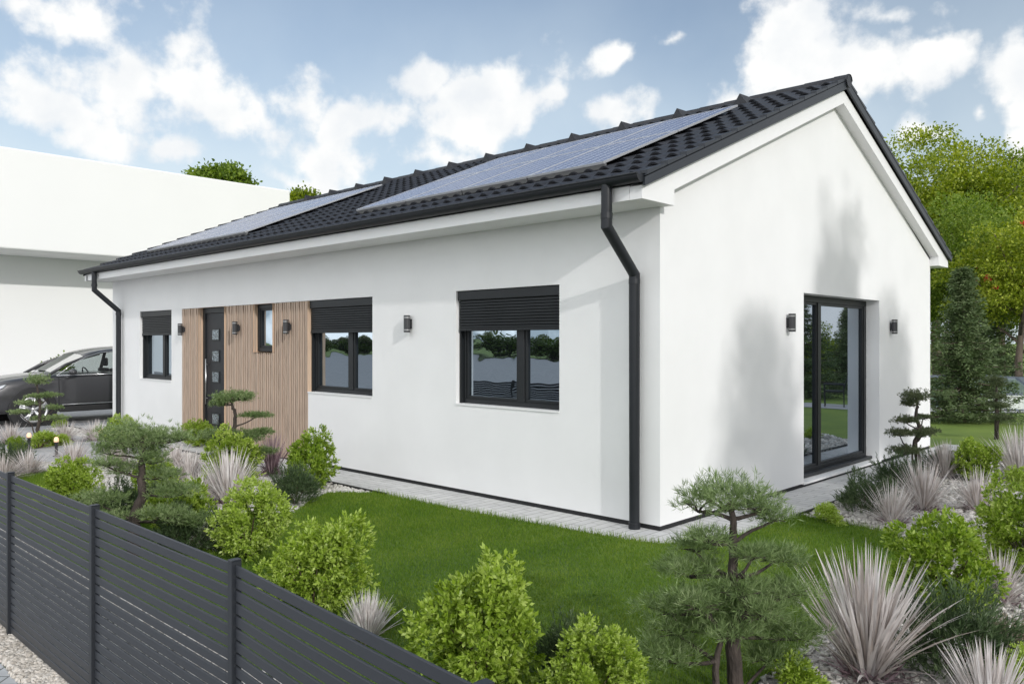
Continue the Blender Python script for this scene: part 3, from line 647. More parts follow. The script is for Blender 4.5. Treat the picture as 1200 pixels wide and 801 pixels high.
# ------------------------------------------------------------------ plants
def unit(v): return v/np.maximum(np.linalg.norm(v, axis=-1, keepdims=True), 1e-9)
def leaves(C, D, L, Wd, rise=None):
    """diamond leaves: base C, direction D, length L, width Wd -> V, F"""
    n = len(C); D = unit(D); a = unit(np.cross(D, unit(rng.normal(0, 1, (n, 3))))); b = np.cross(D, a)
    L = np.broadcast_to(L, n)[:, None]; Wd = np.broadcast_to(Wd, n)[:, None]
    mid = C+D*L*.5+b*L*.06
    V = np.stack([C, mid-a*Wd*.5, C+D*L, mid+a*Wd*.5], 1).reshape(-1, 3); F = np.arange(4*n).reshape(-1, 4); return V, F
def shell_points(n, R_, lobes, seed, squash=(1, 1, 1), zmin=-.55, low=-.32):
    g = np.random.default_rng(seed); lc = unit(g.normal(0, 1, (lobes, 3))); lc[:, 2] = g.uniform(low, 1.0, lobes); lc = unit(lc)*g.uniform(.45, .78, (lobes, 1)); lr = g.uniform(.20, .40, lobes)
    k = g.integers(0, lobes, n*3); d = unit(g.normal(0, 1, (n*3, 3))); P = lc[k]+d*lr[k][:, None]*g.uniform(.8, 1.06, (n*3, 1))
    # keep the outer side of the lobes
    keep = np.einsum('ij,ij->i', d, unit(lc[k])) > -.25; inside_ = np.zeros(len(P), bool)
    for c_, r_ in zip(lc, lr): inside_ |= np.linalg.norm(P-c_, axis=1) < r_*.75
    keep &= ~inside_ & (P[:, 2] > zmin); P = P[keep][:n]; D = d[keep][:n]
    return P*np.array(squash)*R_, unit(D+.5*unit(P))
def bush_proto(seed, m='lime', n=820, w_=.39, h_=.37, leaf=.038, lobes=26, zc=.34, per=9):
    root = thing('leafy_shrub', '', '')
    P, D = shell_points(n, 1, lobes, seed, (w_, w_, h_), -.90, -.95); P[:, 2] += zc; g = np.random.default_rng(seed+1)
    t_ = np.clip(P[:, 2:]/(2*zc), 0, 1); an_ = np.arctan2(P[:, 1], P[:, 0])[:, None]
    P[:, :2] *= (1.16-.42*t_)*(1+.13*np.sin(2*an_+seed)+.08*np.sin(5*an_+seed*2)); P[:, 2] *= 1+.10*np.sin(3*an_[:, 0]+seed); P[:, 0] += .10*t_[:, 0]*math.sin(seed)
    P = np.concatenate([P, P*np.array([.62, .62, .75])+[0, 0, .05]]); D = np.concatenate([D, D]); m_ = len(P)
    D = unit(D+np.array([0, 0, .45]))
    C = np.repeat(P, per, 0); DD = np.repeat(D, per, 0); t = g.uniform(0, .05, len(C))[:, None]*np.tile(np.linspace(0, 1, per), m_)[:, None]
    a = unit(np.cross(DD, g.normal(0, 1, DD.shape))); tilt = np.tile(np.linspace(1.35, .35, per), m_)[:, None]+g.normal(0, .2, (len(C), 1))
    LD = DD*np.cos(tilt)+a*np.sin(tilt); sz = leaf*g.uniform(.65, 1.15, len(C))
    V, F = leaves(C+DD*t, LD, sz, sz*.46); V[:, 2] = np.maximum(V[:, 2], .004)
    np_mesh('foliage', V, F, M[m], root)
    st = MB()
    for i in range(9):
        a_ = i*.7+g.uniform(0, .3); r_ = w_*.6; st.tube([(0.02*math.cos(a_), .02*math.sin(a_), -.02), (r_*.4*math.cos(a_), r_*.4*math.sin(a_), zc*.6), (r_*math.cos(a_), r_*math.sin(a_), zc*1.15)], [.009, .006, .003], 5)
    st.build('stem', M['twig'], root); return root
def spiky_proto(seed, m='mauve', n=430, h=.64, spread=1.0, wd=.022):
    root = thing('spiky_grass', '', ''); g = np.random.default_rng(seed); seg = 5
    th = g.uniform(0, 2*np.pi, n); tilt = np.abs(g.normal(0, .48, n))*spread; tilt = np.clip(tilt, 0, 1.25); L = h*g.uniform(.55, 1.12, n)*(1-.12*tilt); w0 = wd*g.uniform(.6, 1.2, n); droop = g.uniform(.0, .55, n)*tilt+g.uniform(0, .08, n)
    b = np.c_[np.cos(th), np.sin(th), np.zeros(n)]*g.uniform(.0, .075, n)[:, None]
    tw = g.normal(0, .5, n); side = np.c_[-np.sin(th+tw), np.cos(th+tw), np.zeros(n)]
    rows = []; p_ = b.copy(); a = tilt.copy()
    for s in range(seg+1):
        t = s/seg; wdt = w0*(.62+.75*t-1.37*t**2.6); wdt = np.maximum(wdt, .0004)
        rows.append(p_-side*wdt[:, None]*.5); rows.append(p_+side*wdt[:, None]*.5)
        d = np.c_[np.cos(th)*np.sin(a), np.sin(th)*np.sin(a), np.cos(a)]; p_ = p_+d*(L/seg)[:, None]; a = a+droop/seg*1.6
    V = np.stack(rows, 1); V = V.reshape(-1, 3); k = 2*(seg+1)
    F = np.concatenate([np.stack([np.arange(n)*k+2*s, np.arange(n)*k+2*s+1, np.arange(n)*k+2*s+3, np.arange(n)*k+2*s+2], 1) for s in range(seg)])
    np_mesh('blades', V, F, M[m], root); 
    bs = leaves(np.c_[g.normal(0, .07, (130, 2)), np.zeros(130)], np.c_[g.normal(0, 1, (130, 2)), np.full(130, .45)], g.uniform(.08, .2, 130), .012)
    np_mesh('dry_base', bs[0], bs[1], M['purple'], root); return root
def dark_proto(seed, n=420, w_=.25, h_=.42, m='dark', per=15, nl=.05):
    root = thing('needle_shrub', '', ''); g = np.random.default_rng(seed)
    u_ = unit(g.normal(0, 1, (n, 3))); u_[:, 2] = np.abs(u_[:, 2]); r_ = g.uniform(.45, 1, n)[:, None]*(1+.25*np.sin(u_[:, :1]*5+u_[:, 1:2]*4)); P = u_*r_*np.array([w_, w_, h_*.86]); P[:, 2] += .02
    D = unit(u_*np.array([.8, .8, .5])+np.array([0, 0, .75])+g.normal(0, .2, (n, 3)))
    tl = g.uniform(.05, .11, n); C = np.repeat(P, per, 0)+np.repeat(D, per, 0)*(np.repeat(tl, per)*np.tile(np.linspace(0, 1, per), n))[:, None]; DD = np.repeat(D, per, 0)
    LD = DD+g.normal(0, .42, DD.shape); V, F = leaves(C, LD, nl*g.uniform(.6, 1.1, len(C)), .0065); V[:, 2] = np.maximum(V[:, 2], .003)
    np_mesh('foliage', V, F, M[m], root)
    st = MB()
    for i in range(7): a_ = i*.9; st.tube([(0, 0, -.02), (w_*.5*math.cos(a_), w_*.5*math.sin(a_), h_*.5)], [.008, .003], 5)
    st.build('stem', M['twig'], root); return root
def bonsai(name, label, loc, rz, trunk, pads, seed, m='pine', needle=.06, nw=.0042, dens=1.0, second=None, sc=1, group=None, tr_=.042):
    root = thing(name, label, 'bonsai tree', loc, rz, group, sc); g = np.random.default_rng(seed)
    t = MB(); pts = [Vector(p) for p in trunk]
    # smooth the trunk
    def cr(P, k=5):
        out = []
        for i in range(len(P)-1):
            p0 = P[max(i-1, 0)]; p1 = P[i]; p2 = P[i+1]; p3 = P[min(i+2, len(P)-1)]
            for j in range(k):
                s = j/k; out.append(.5*((2*p1)+(p2-p0)*s+(2*p0-5*p1+4*p2-p3)*s*s+(3*p1-p0-3*p2+p3)*s**3))
        return out+[P[-1]]
    def limb(P, r0, r1, n=9):
        C_ = cr(P); C_ = [c+Vector(g.normal(0, r0*.08, 3)) for c in C_]; t.tube(C_, [r0+(r1-r0)*(i/(len(C_)-1))**.8*(1) for i in range(len(C_))], n)
    limb(pts, tr_, .012)
    if second: limb([Vector(p) for p in second], .022, .008)
    allp = pts+([Vector(p) for p in second] if second else [])
    CS = []; DS = []
    for (x, y, z, rx, ry, rzz) in pads:
        c = Vector((x, y, z)); src = min(allp, key=lambda q: (q-c).length+max(0, q.z-c.z+.02)*3)
        mid = (src+c)*.5+Vector((g.normal(0, .015), g.normal(0, .015), -.02)); base = c+Vector((0, 0, -rzz*.5))
        limb([src, mid, base], .013, .006, 7)
        for i in range(7):
            a_ = i*.9+g.uniform(0, .4); e_ = base+Vector((math.cos(a_)*rx*.65, math.sin(a_)*ry*.65, rzz*g.uniform(.1, .6))); m2 = (base+e_)*.5+Vector((g.normal(0, .008), g.normal(0, .008), .008)); t.tube([base, m2, e_], [.005, .0035, .002], 5)
        n = int(dens*3300*(rx*ry+rx*rzz*.6)/.02*.55/10)
        u_ = unit(g.normal(0, 1, (n, 3))); r_ = g.uniform(.15, 1.05, n)[:, None]**.8; p_ = u_*r_*np.array([rx, ry, rzz]); p_[:, 2] = np.where(p_[:, 2] < -rzz*.45, -p_[:, 2]*.5, p_[:, 2])
        ed = .16*np.sin(5*np.arctan2(u_[:, 1], u_[:, 0])+x*30)+.08*np.sin(11*np.arctan2(u_[:, 1], u_[:, 0])+z*30); p_ *= (1+ed)[:, None]
        CS.append(p_+np.array([x, y, z])); DS.append(unit(u_*np.array([.75, .75, .5])+np.array([0, 0, .75])+g.normal(0, .3, (n, 3))))
    P = np.concatenate(CS); D = np.concatenate(DS); per = 10
    C = np.repeat(P, per, 0); DD = np.repeat(D, per, 0)+g.normal(0, .55, (len(P)*per, 3))
    V, F = leaves(C, DD, needle*g.uniform(.55, 1.1, len(C)), nw*g.uniform(.8, 1.3, len(C)))
    t.build('trunk', M['bark'], root, True); np_mesh('needles', V, F, M[m], root); return root
# prototypes, each made once and then put in its first place
BU = [bush_proto(100+i*7, 'lime') for i in range(3)]; BG = [bush_proto(200+i*5, 'lime2', 760) for i in range(2)]
CU = [bush_proto(300, 'lime', 300, .20, .09, .024, 9, .06, 8)]
SG = [spiky_proto(400, n=360, h=.60, spread=1.12, wd=.018), spiky_proto(401, n=300, h=.56, spread=1.45, wd=.016), spiky_proto(402, n=420, h=.66, spread=.85)]
SP = [spiky_proto(410, 'purple', 210, .58, .6, .014)]
DK = [dark_proto(500), dark_proto(501, 480, .30, .38)]
used = set()
def put(pool, i, px, py, sc, label, cat, group, rz=None, stretch=None, z=0):
    pr = pool[i % len(pool)]
    if pr.name in used: o = copy_tree(pr)
    else: used.add(pr.name); o = pr
    x, y = gnd(px, py, z); o.location = (x, y, z); o.rotation_euler = (0, 0, rnd.uniform(0, 6.28) if rz is None else rz)
    o.scale = (sc, sc, sc) if stretch is None else (sc*stretch[0], sc*stretch[0], sc*stretch[1])
    tag(o, label, cat, group); return o
G1 = 'bright green leafy shrubs in the garden'; G2 = 'spiky mauve grasses in the garden beds'; G3 = 'dark needle shrubs in the garden beds'; G4 = 'bonsai pines in the garden'; G5 = 'low lime cushion plants in the gravel'
put(BU, 0, 572, 812, .98, 'large lime shrub at the bottom centre right behind the slatted fence', 'shrub', G1, 1.0)
put(BU, 1, 694, 846, .66, 'low lime shrub at the bottom edge between the centre shrub and the big bonsai', 'shrub', G1)
put(BU, 2, 366, 716, .93, 'lime shrub against the lawn behind the third fence panel, nearest of the two there', 'shrub', G1)
put(BU, 1, 292, 652, .90, 'lime shrub left of and behind the one bordering the lawn at the fence', 'shrub', G1, 2.2)
put(BG, 0, 358, 572, .98, 'rounded lime shrub standing alone against the white wall at the cladding end', 'shrub', G1)
put(BG, 1, 1112, 712, 1.0, 'large lime shrub in the right gravel bed behind the tall mauve grass', 'shrub', G1, .5)
put(BG, 0, 1204, 672, .98, 'lime shrub cut off by the right edge of the picture above the gravel', 'shrub', G1)
put(BG, 1, 1139, 563, .88, 'green shrub right of the small bonsai near the far house corner', 'shrub', G1)
put(BU, 0, 1192, 574, .42, 'small lime shrub by the tall grass at the right edge', 'shrub', G1)
put(BU, 2, 1202, 826, .45, 'twiggy lime shrub in the bottom right corner', 'shrub', G1)
put(BG, 1, 232, 522, .74, 'lime shrub standing in front of the dark entrance door', 'shrub', G1)
put(BG, 0, 276, 570, .98, 'lime shrub underneath the bonsai before the wooden cladding', 'shrub', G1)
put(BU, 1, 140, 520, .74, 'lime shrub peeping out behind the crown of the tall left bonsai', 'shrub', G1)
put(BU, 0, 84, 590, .74, 'lime shrub directly behind the fence between the two leftmost posts', 'shrub', G1, 3)
put(BU, 2, 205, 628, .80, 'lime shrub at the foot of the tall left bonsai', 'shrub', G1)
put(BG, 0, 185, 588, .72, 'green shrub half hidden behind the trunk of the tall left bonsai', 'shrub', G1)
put(BG, 1, 20, 528, .40, 'small green shrub beside the white bollard light at the left edge', 'shrub', G1)
put(BU, 2, 70, 500, .42, 'small green shrub in front of the parked car', 'shrub', G1)
# low cushions
put(CU, 0, 976, 611, 1.0, 'low lime cushion plant beside the terrace paving right of the lawn', 'cushion plant', G5)
put(CU, 0, 938, 806, 1.0, 'low lime cushion plant at the bottom edge right of the big bonsai', 'cushion plant', G5)
put(CU, 0, 45, 524, 1.5, 'low lime cushion plant at the foot of the small left bonsai', 'cushion plant', G5)
put(CU, 0, 73, 521, 1.0, 'low lime cushion plant before the mauve grass in front of the car', 'cushion plant', G5)
put(CU, 0, 428, 735, .9, 'low lime cushion plant at the lawn edge behind the right fence panel', 'cushion plant', G5)
# spiky grasses
put(SG, 2, 1016, 792, 1.02, 'tall mauve spiky grass in the gravel beside the big bonsai', 'ornamental grass', G2, .4)
put(SG, 0, 1082, 598, 0.92, 'mauve spiky grass in front of the small bonsai by the terrace door', 'ornamental grass', G2)
put(SG, 1, 1046, 613, 0.79, 'low spreading mauve grass next to the lime cushion plant', 'ornamental grass', G2)
put(SG, 1, 1146, 598, 0.85, 'mauve spiky grass between the two right lime shrubs', 'ornamental grass', G2)
put(SG, 2, 1196, 566, 1.09, 'tall pale mauve grass cut off by the right picture edge', 'ornamental grass', G2)
put(SG, 0, 1108, 560, 0.83, 'upright mauve grass behind the green shrub near the house corner', 'ornamental grass', G2)
put(SG, 1, 1172, 704, 0.66, 'low mauve grass behind the large right lime shrub', 'ornamental grass', G2)
put(SG, 2, 1160, 850, .58, 'mauve grass at the very bottom right of the picture', 'ornamental grass', G2)
put(SG, 1, 12, 519, 0.93, 'mauve grass at the left picture edge before the front wheel of the car', 'ornamental grass', G2, None, (1.0, .74))
put(SG, 1, 74, 517, 0.95, 'mauve grass right of the small left bonsai', 'ornamental grass', G2, None, (1.0, .74))
put(SG, 1, 112, 515, 0.95, 'mauve grass beside the left house corner', 'ornamental grass', G2, None, (1.0, .74))
put(SG, 1, 33, 555, 0.87, 'mauve grass left of the path just over the fence', 'ornamental grass', G2, None, (1.0, .74))
put(SG, 1, 4, 562, 0.85, 'mauve grass in the left corner behind the first fence post', 'ornamental grass', G2, None, (1.0, .74))
put(SG, 1, 86, 545, 0.93, 'mauve grass in the middle of the strip before the grey path', 'ornamental grass', G2, None, (1.0, .74))
put(SG, 1, 138, 545, 0.93, 'mauve grass behind the branches of the tall left bonsai', 'ornamental grass', G2, None, (1.0, .74))
put(SG, 1, 222, 562, 0.95, 'wide mauve grass right of the tall left bonsai', 'ornamental grass', G2, None, (1.0, .74))
put(SG, 0, 232, 590, 0.82, 'mauve grass in front of another, between bonsai trunk and lime shrub', 'ornamental grass', G2, None, (1.0, .74))
put(SG, 2, 268, 590, .92, 'broad pale mauve grass in the gravel at the lawn edge', 'ornamental grass', G2, 2)
put(SP, 0, 318, 556, 1.0, 'dark purple grass next to the wooden cladding', 'ornamental grass', G2)
put(SG, 2, 430, 752, .45, 'small mauve grass poking over the right fence panel', 'ornamental grass', G2)
put(SG, 1, 244, 640, 0.59, 'small mauve grass left of the lime shrubs behind the fence', 'ornamental grass', G2, None, (1.0, .74))
put(SG, 1, 205, 545, 0.85, 'mauve grass before the shrub at the entrance door', 'ornamental grass', G2, None, (1.0, .74))
# dark needle shrubs
put(DK, 0, 1118, 787, 1.12, 'dark green needle shrub right of the tall mauve grass', 'needle shrub', G3)
put(DK, 1, 1014, 599, 1.0, 'dark green needle shrub on the gravel beside the terrace paving', 'needle shrub', G3)
put(DK, 1, 1052, 572, 1.0, 'dark needle shrub at the foot of the small bonsai by the terrace door', 'needle shrub', G3)
put(DK, 0, 346, 590, 1.02, 'dark needle shrub in front of the lone lime shrub by the wall', 'needle shrub', G3)
put(DK, 0, 12, 552, .95, 'dark needle shrub at the left edge behind the fence', 'needle shrub', G3)
put(DK, 0, 664, 785, .70, 'dark needle shrub on the lawn edge behind the bottom centre shrub', 'needle shrub', G3)
put(DK, 1, 150, 610, 1.0, 'dark needle shrub left of the tall bonsai trunk behind the fence', 'needle shrub', G3)
put(DK, 1, 215, 645, .95, 'dark needle shrub right of the tall bonsai trunk behind the fence', 'needle shrub', G3)
put(DK, 1, 1100, 552, .8, 'dark needle shrub at the far house corner', 'needle shrub', G3)
M['heath'] = leaf_mat('dry_heath', [(.12, .09, .06), (.20, .16, .12), (.29, .25, .19), (.38, .33, .26)], .8, .1)
HE = [dark_proto(520, 300, .22, .12, 'heath', 14, .03)]
put(HE, 0, 1186, 770, 1.0, 'dry brown cushion of heath on the gravel at the right edge', 'cushion plant', G5)
def put_at(pool, x, y, sc, label, cat, group):
    o = put(pool, 0, 600, 600, sc, label, cat, group); o.location = (x, y, 0)
put_at(SG, 1.75, 7.35, 1.0, 'mauve grass by the far wall corner mirrored in the terrace door', 'ornamental grass', G2)
put_at(SG, 2.7, 8.3, 1.0, 'mauve grass farther right in the bed mirrored in the terrace door', 'ornamental grass', G2)
put_at(CU, 1.55, 8.2, 1.2, 'lime cushion plant between the grasses mirrored in the terrace door', 'cushion plant', G5)
# bonsai trees
YR = R(YAW)
def at(px, py): x, y = gnd(px, py); return (x, y, 0)
bonsai('bonsai_pine', 'large airy two stemmed bonsai pine on the lawn at the bottom right', at(852, 815), YR,
       [(.05, 0, -.02), (.035, 0, .30), (.095, .02, .46), (.03, 0, .60), (.035, .01, .78), (.03, 0, .90), (.02, 0, .98)],
       [(.0, .02, 1.0, .20, .18, .13), (-.14, .03, .98, .13, .12, .10), (.16, -.02, .98, .13, .12, .08), (.24, .05, .90, .12, .12, .05), (.27, .10, .68, .20, .16, .05), (-.17, .08, .62, .20, .17, .08), (.31, .05, .52, .18, .15, .07), (-.06, .12, .44, .22, .16, .10),
        (.20, .16, .42, .24, .18, .10), (-.26, .10, .42, .19, .17, .08), (.10, .16, .30, .22, .16, .09), (.34, .06, .30, .20, .16, .07), (-.30, .04, .20, .24, .18, .08), (.24, .1, .16, .20, .15, .05), (-.12, .16, .72, .14, .13, .06), (-.22, .12, .30, .2, .16, .07), (.05, -.06, .56, .16, .12, .07), (.10, -.08, .74, .12, .1, .05), (-.10, -.06, .82, .13, .11, .06), (-.16, -.08, .50, .17, .12, .07), (.16, -.1, .46, .15, .12, .07), (.0, -.1, .36, .16, .11, .06)],
       21, 'pine', .060, .0030, .55, [(-.07, -.05, -.02), (-.065, -.05, .2), (-.04, -.05, .34), (-.10, -.04, .42)], 1, G4, .044)
bonsai('bonsai_pine', 'tall bonsai pine with a bare thick trunk rising behind the fence at left', at(160, 652), YR,
       [(-.02, 0, -.02), (-.02, 0, .30), (.05, 0, .52), (.03, .01, .66), (.06, 0, .82), (.05, 0, .96), (.04, 0, 1.02)],
       [(-.08, 0, 1.0, .27, .23, .17), (.16, .03, 1.0, .20, .19, .12), (-.24, .05, .90, .17, .16, .11), (.02, .1, .90, .24, .20, .12), (.34, .05, .99, .14, .13, .05), (-.20, -.1, .80, .14, .13, .05), (.30, .0, .55, .24, .18, .10), (-.32, .02, .48, .24, .18, .09), (.26, -.1, .38, .22, .18, .08), (-.25, -.05, .34, .22, .18, .08), (.42, .05, .30, .18, .16, .07), (.14, -.02, .82, .16, .15, .08), (-.10, .04, .72, .15, .14, .07), (.2, .06, .68, .16, .15, .07)],
       22, 'pine', .048, .0034, .62, None, 1, G4, .056)
bonsai('bonsai_pine', 'cloud pruned bonsai pine standing before the wooden cladding', at(272, 565), YR,
       [(.0, 0, -.02), (.02, 0, .30), (-.02, 0, .52), (.03, 0, .72), (.04, 0, .88), (.0, 0, 1.0), (.0, 0, 1.06)],
       [(-.02, 0, 1.08, .25, .2, .10), (-.16, .02, 1.02, .14, .14, .07), (.17, .0, 1.10, .14, .14, .06), (.30, .0, .86, .22, .12, .045), (.36, .05, .64, .18, .14, .05), (-.12, 0, .60, .34, .22, .10), (.16, -.04, .58, .28, .2, .09), (.05, -.1, .34, .34, .24, .11), (.38, .0, .40, .2, .16, .06)],
       23, 'pine', .045, .0042, .85, None, 1, G4)
b4 = bonsai('bonsai_pine', 'small dark bonsai pine beside the terrace door', at(1072, 562), YR+.4,
       [(.02, 0, -.02), (.05, 0, .28), (.0, 0, .48), (.09, 0, .66), (.02, 0, .84), (.05, 0, .98), (.03, 0, 1.06)],
       [(.02, 0, 1.08, .22, .18, .10), (-.10, .0, 1.0, .13, .12, .06), (.20, .0, .62, .22, .15, .06), (-.15, 0, .78, .20, .15, .06), (-.26, .0, .62, .20, .15, .07), (-.24, -.05, .40, .24, .18, .07), (.22, .06, .80, .12, .12, .04), (.02, -.08, .60, .14, .12, .05)],
       24, 'pine2', .042, .0046, .8, [(.0, 0, 0), (-.06, -.02, .26), (-.10, -.04, .40)], 1, G4)
def dup_bonsai(src, px, py, rz, label, sc):
    o = copy_tree(src); o.location = at(px, py); o.rotation_euler = (0, 0, rz); o.scale = (sc, sc, sc); tag(o, label, 'bonsai tree', G4)
bonsai('bonsai_pine', 'small tiered bonsai pine in front of the car at the left edge', at(44, 520), YR,
       [(.08, 0, -.02), (.0, 0, .22), (.03, 0, .40), (.04, 0, .70), (.0, 0, .95), (.0, 0, 1.1)],
       [(.0, 0, 1.12, .22, .17, .12), (.22, 0, .86, .19, .13, .05), (-.17, 0, .72, .21, .15, .06), (.26, .05, .64, .17, .13, .05), (-.32, 0, .56, .18, .14, .05), (.34, .0, .46, .19, .15, .06), (.02, .08, .44, .16, .13, .06), (-.03, 0, .84, .17, .14, .05)],
       25, 'pine', .045, .005, .7, [(.08, 0, 0), (-.06, 0, .2), (-.10, 0, .36)], 1, G4)
dup_bonsai(b4, 1168, 513, 1.9, 'distant bonsai pine in front of the glazed pool enclosure', 1.0)

# ------------------------------------------------------------------ trees
def tree_points(n, R_, lobes, seed, squash):
    g = np.random.default_rng(seed+900); d = unit(g.normal(0, 1, (lobes, 3))); d[:, 2] = d[:, 2]*.9+.12
    lc = d*(g.uniform(.15, 1, (lobes, 1))**.5)*.86; lr = g.uniform(.13, .30, lobes)*(1.15-.35*np.linalg.norm(lc, axis=1))
    k = g.choice(lobes, n*2, p=lr**2/np.sum(lr**2)); u_ = unit(g.normal(0, 1, (n*2, 3))); P = lc[k]+u_*lr[k][:, None]*g.uniform(.55, 1.1, (n*2, 1))*np.array([1.15, 1.15, .8])
    keep = u_[:, 2] > -.55; P = P[keep][:n]; u_ = u_[keep][:n]
    return P*np.array([R_, R_, R_*squash]), unit(u_+.3*P)
def decid(label, loc, h, rad, m, seed, n=5200, leaf=.16, trunk_h=.34, lobes=46, group='trees behind the garden', name='deciduous_tree', squash=1.0, red=0):
    root = thing(name, label, 'tree', loc, 0, group); g = np.random.default_rng(seed); t = MB(); zc = h-rad*squash*.95
    tp = [(0, 0, -.1), (g.normal(0, .1), g.normal(0, .1), h*.2), (g.normal(0, .2), g.normal(0, .2), h*.45), (g.normal(0, .3), g.normal(0, .3), h*.8)]
    t.tube(tp, [h*.022, h*.018, h*.012, h*.004], 8)
    for i in range(9):
        a = i*2.4+g.uniform(0, .5); z0 = h*(.25+.05*i); e_ = (rad*.7*math.cos(a), rad*.7*math.sin(a), min(h*.92, z0+h*.25)); mid = (e_[0]*.45, e_[1]*.45, z0+h*.09)
        t.tube([(0, 0, z0), mid, e_], [h*.009, h*.006, h*.002], 6)
    t.build('trunk', M['bark2'], root, True)
    P, D = tree_points(n, rad, lobes, seed, squash); P2, D2 = tree_points(n//3, rad*.65, lobes//2, seed+1, squash)
    P = np.concatenate([P, P2]); D = np.concatenate([D, D2]); P[:, 2] += zc; per = 4; m_ = len(P)
    C = np.repeat(P, per, 0)+g.normal(0, leaf*.7, (m_*per, 3)); DD = np.repeat(D, per, 0)+g.normal(0, .8, (m_*per, 3))+np.array([0, 0, -.15])
    sz = leaf*g.uniform(.6, 1.2, len(C)); V, F = leaves(C, DD, sz, sz*.62); np_mesh('crown', V, F, M[m], root)
    if red:
        k = g.choice(m_, red); Vr, Fr = leaves(np.repeat(P[k], 6, 0), g.normal(0, 1, (red*6, 3)), .17, .14); np_mesh('blossoms', Vr, Fr, M['blossom'], root)
    return root
def spruce(label, loc, h, rad, seed, group='spruces in the garden', m='spruce', dens=1.0):
    root = thing('spruce_tree', label, 'tree', loc, 0, group); g = np.random.default_rng(seed); t = MB(); t.tube([(0, 0, -.1), (0, 0, h*.5), (0, 0, h*.98)], [h*.022, h*.012, .008], 8)
    C = []; D = []; z = h*.05; lay = 0
    while z < h*.985:
        fr = 1-z/h; rl = rad*(fr**.85)*g.uniform(.85, 1.1)+.05; nb_ = max(5, int(6+4*fr))
        for i in range(nb_):
            a = 2*math.pi*(i+.5*(lay % 2))/nb_+g.normal(0, .18); L = rl*g.uniform(.42, 1.22); dz = -.16*L-.0; k = max(4, int(L/.10)); s = np.linspace(.12, 1, k)
            px_, py_ = math.cos(a), math.sin(a); zz = z+dz*s*1.2+.16*L*s**2.4
            if L > .35: t.tube([(0, 0, z), (px_*L*.5, py_*L*.5, z+dz*.6+.03*L), (px_*L*.95, py_*L*.95, z+dz*1.1+.14*L)], [.02*fr+.006, .012*fr+.004, .003], 4, False)
            for sj, zj in zip(s, zz):
                wdt = L*.30*(1-sj*.75)+.03; q = max(1, int(2.4*dens)); 
                for sd_ in (-1, 1):
                    o_ = g.uniform(.05, 1, q)*wdt*sd_; c = np.c_[px_*L*sj-py_*o_, py_*L*sj+px_*o_, zj-np.abs(o_)*.25+g.normal(0, .02, q)]
                    C.append(c); D.append(np.c_[px_*.7-py_*sd_*.7+g.normal(0, .25, q), py_*.7+px_*sd_*.7+g.normal(0, .25, q), g.normal(-.05, .25, q)])
        z += h*.036*(.7+.5*fr); lay += 1
    C = np.concatenate(C); D = np.concatenate(D); per = 6; C = np.repeat(C, per, 0)+g.normal(0, .035, (len(C)*per, 3)); D = np.repeat(D, per, 0)+g.normal(0, .3, (len(D)*per, 3))
    sz = .095*g.uniform(.6, 1.2, len(C)); V, F = leaves(C, D, sz, sz*.3); np_mesh('crown', V, F, M[m], root); t.build('trunk', M['bark2'], root, True); return root
def far(px, d):
    p_ = np.array(CAM[:2])+fwv*d+rtv*(px-600)/936.5*d; return (p_[0], p_[1], 0)
spruce('blue green spruce standing at the far house corner', far(1128, 18.2), 3.55, 1.15, 31)
spruce('second spruce farther back behind the corner spruce', far(1152, 25.5), 4.2, 1.6, 32)
decid('tall yellow green tree directly behind the gable eave', far(1100, 33), 10.4, 4.2, 'tree_y', 41, 9000, .14, squash=.85, lobes=95)
decid('dark topped tree right of the yellow green tree', far(1172, 34), 10.1, 2.6, 'tree_g', 42, 4200, .135)
decid('mid green bushy tree below the tall yellow green tree', far(1135, 27), 6.9, 3.1, 'tree_g', 43, 8500, .10, squash=1.05)
decid('yellow green tree at the right picture edge', far(1222, 33), 8.7, 3.3, 'tree_y', 44, 6000, .14, lobes=70)
decid('tree with scattered red blossoms at the right picture edge', far(1196, 24), 5.8, 2.3, 'tree_y', 45, 6000, .09, red=16, squash=1.0)
decid('deep green tree filling the gap behind the spruces', far(1085, 30), 7.4, 3.0, 'tree_g', 46, 5200, .12)
decid('leafy treetop rising over the white neighbouring building', far(259, 46), 12.5, 2.0, 'tree_g', 47, 2600, .22)
decid('small treetop between the white building and the ridge', far(352, 46), 10.75, 1.2, 'tree_y', 48, 900, .2)
decid('low green bush behind the bonnet of the parked car', far(71, 24), 1.38, .42, 'tree_g', 49, 500, .08, name='garden_bush', group=None, lobes=20)
# trees beside the garden that shade the gable and stand in the panes' reflection
decid('slender tree right of the garden, tallest of three, shading the gable above the door', (15, .05, 0), 11.1, 1.15, 'tree_d', 51, 820, .17, group='slender trees beside the garden', squash=2.6, lobes=44)
decid('slender tree right of the garden shading the gable left of the door', (15, -2.25, 0), 9.1, 1.25, 'tree_d', 52, 820, .17, group='slender trees beside the garden', squash=2.2, lobes=44)
decid('slender tree right of the garden shading the gable right of the door', (15, 2.05, 0), 9.3, .95, 'tree_d', 57, 600, .17, group='slender trees beside the garden', squash=2.2, lobes=44)
spruce('spruce at the far end of the garden seen in the terrace door', (6.7, 19.0, 0), 4.4, 1.5, 53, 'spruces beside the garden')
spruce('second spruce at the far end of the garden seen in the terrace door', (6.3, 22.4, 0), 3.1, 1.0, 54, 'spruces beside the garden')
decid('bushy tree mirrored in the terrace door', (9.4, 27.5, 0), 2.6, 1.7, 'tree_y', 55, 2200, .11, group='spruces beside the garden')
src = decid('round tree across the street mirrored in the front windows', (-20, -60, 0), 3.6, 2.0, 'tree_d', 56, 1800, .28, group='trees across the street')
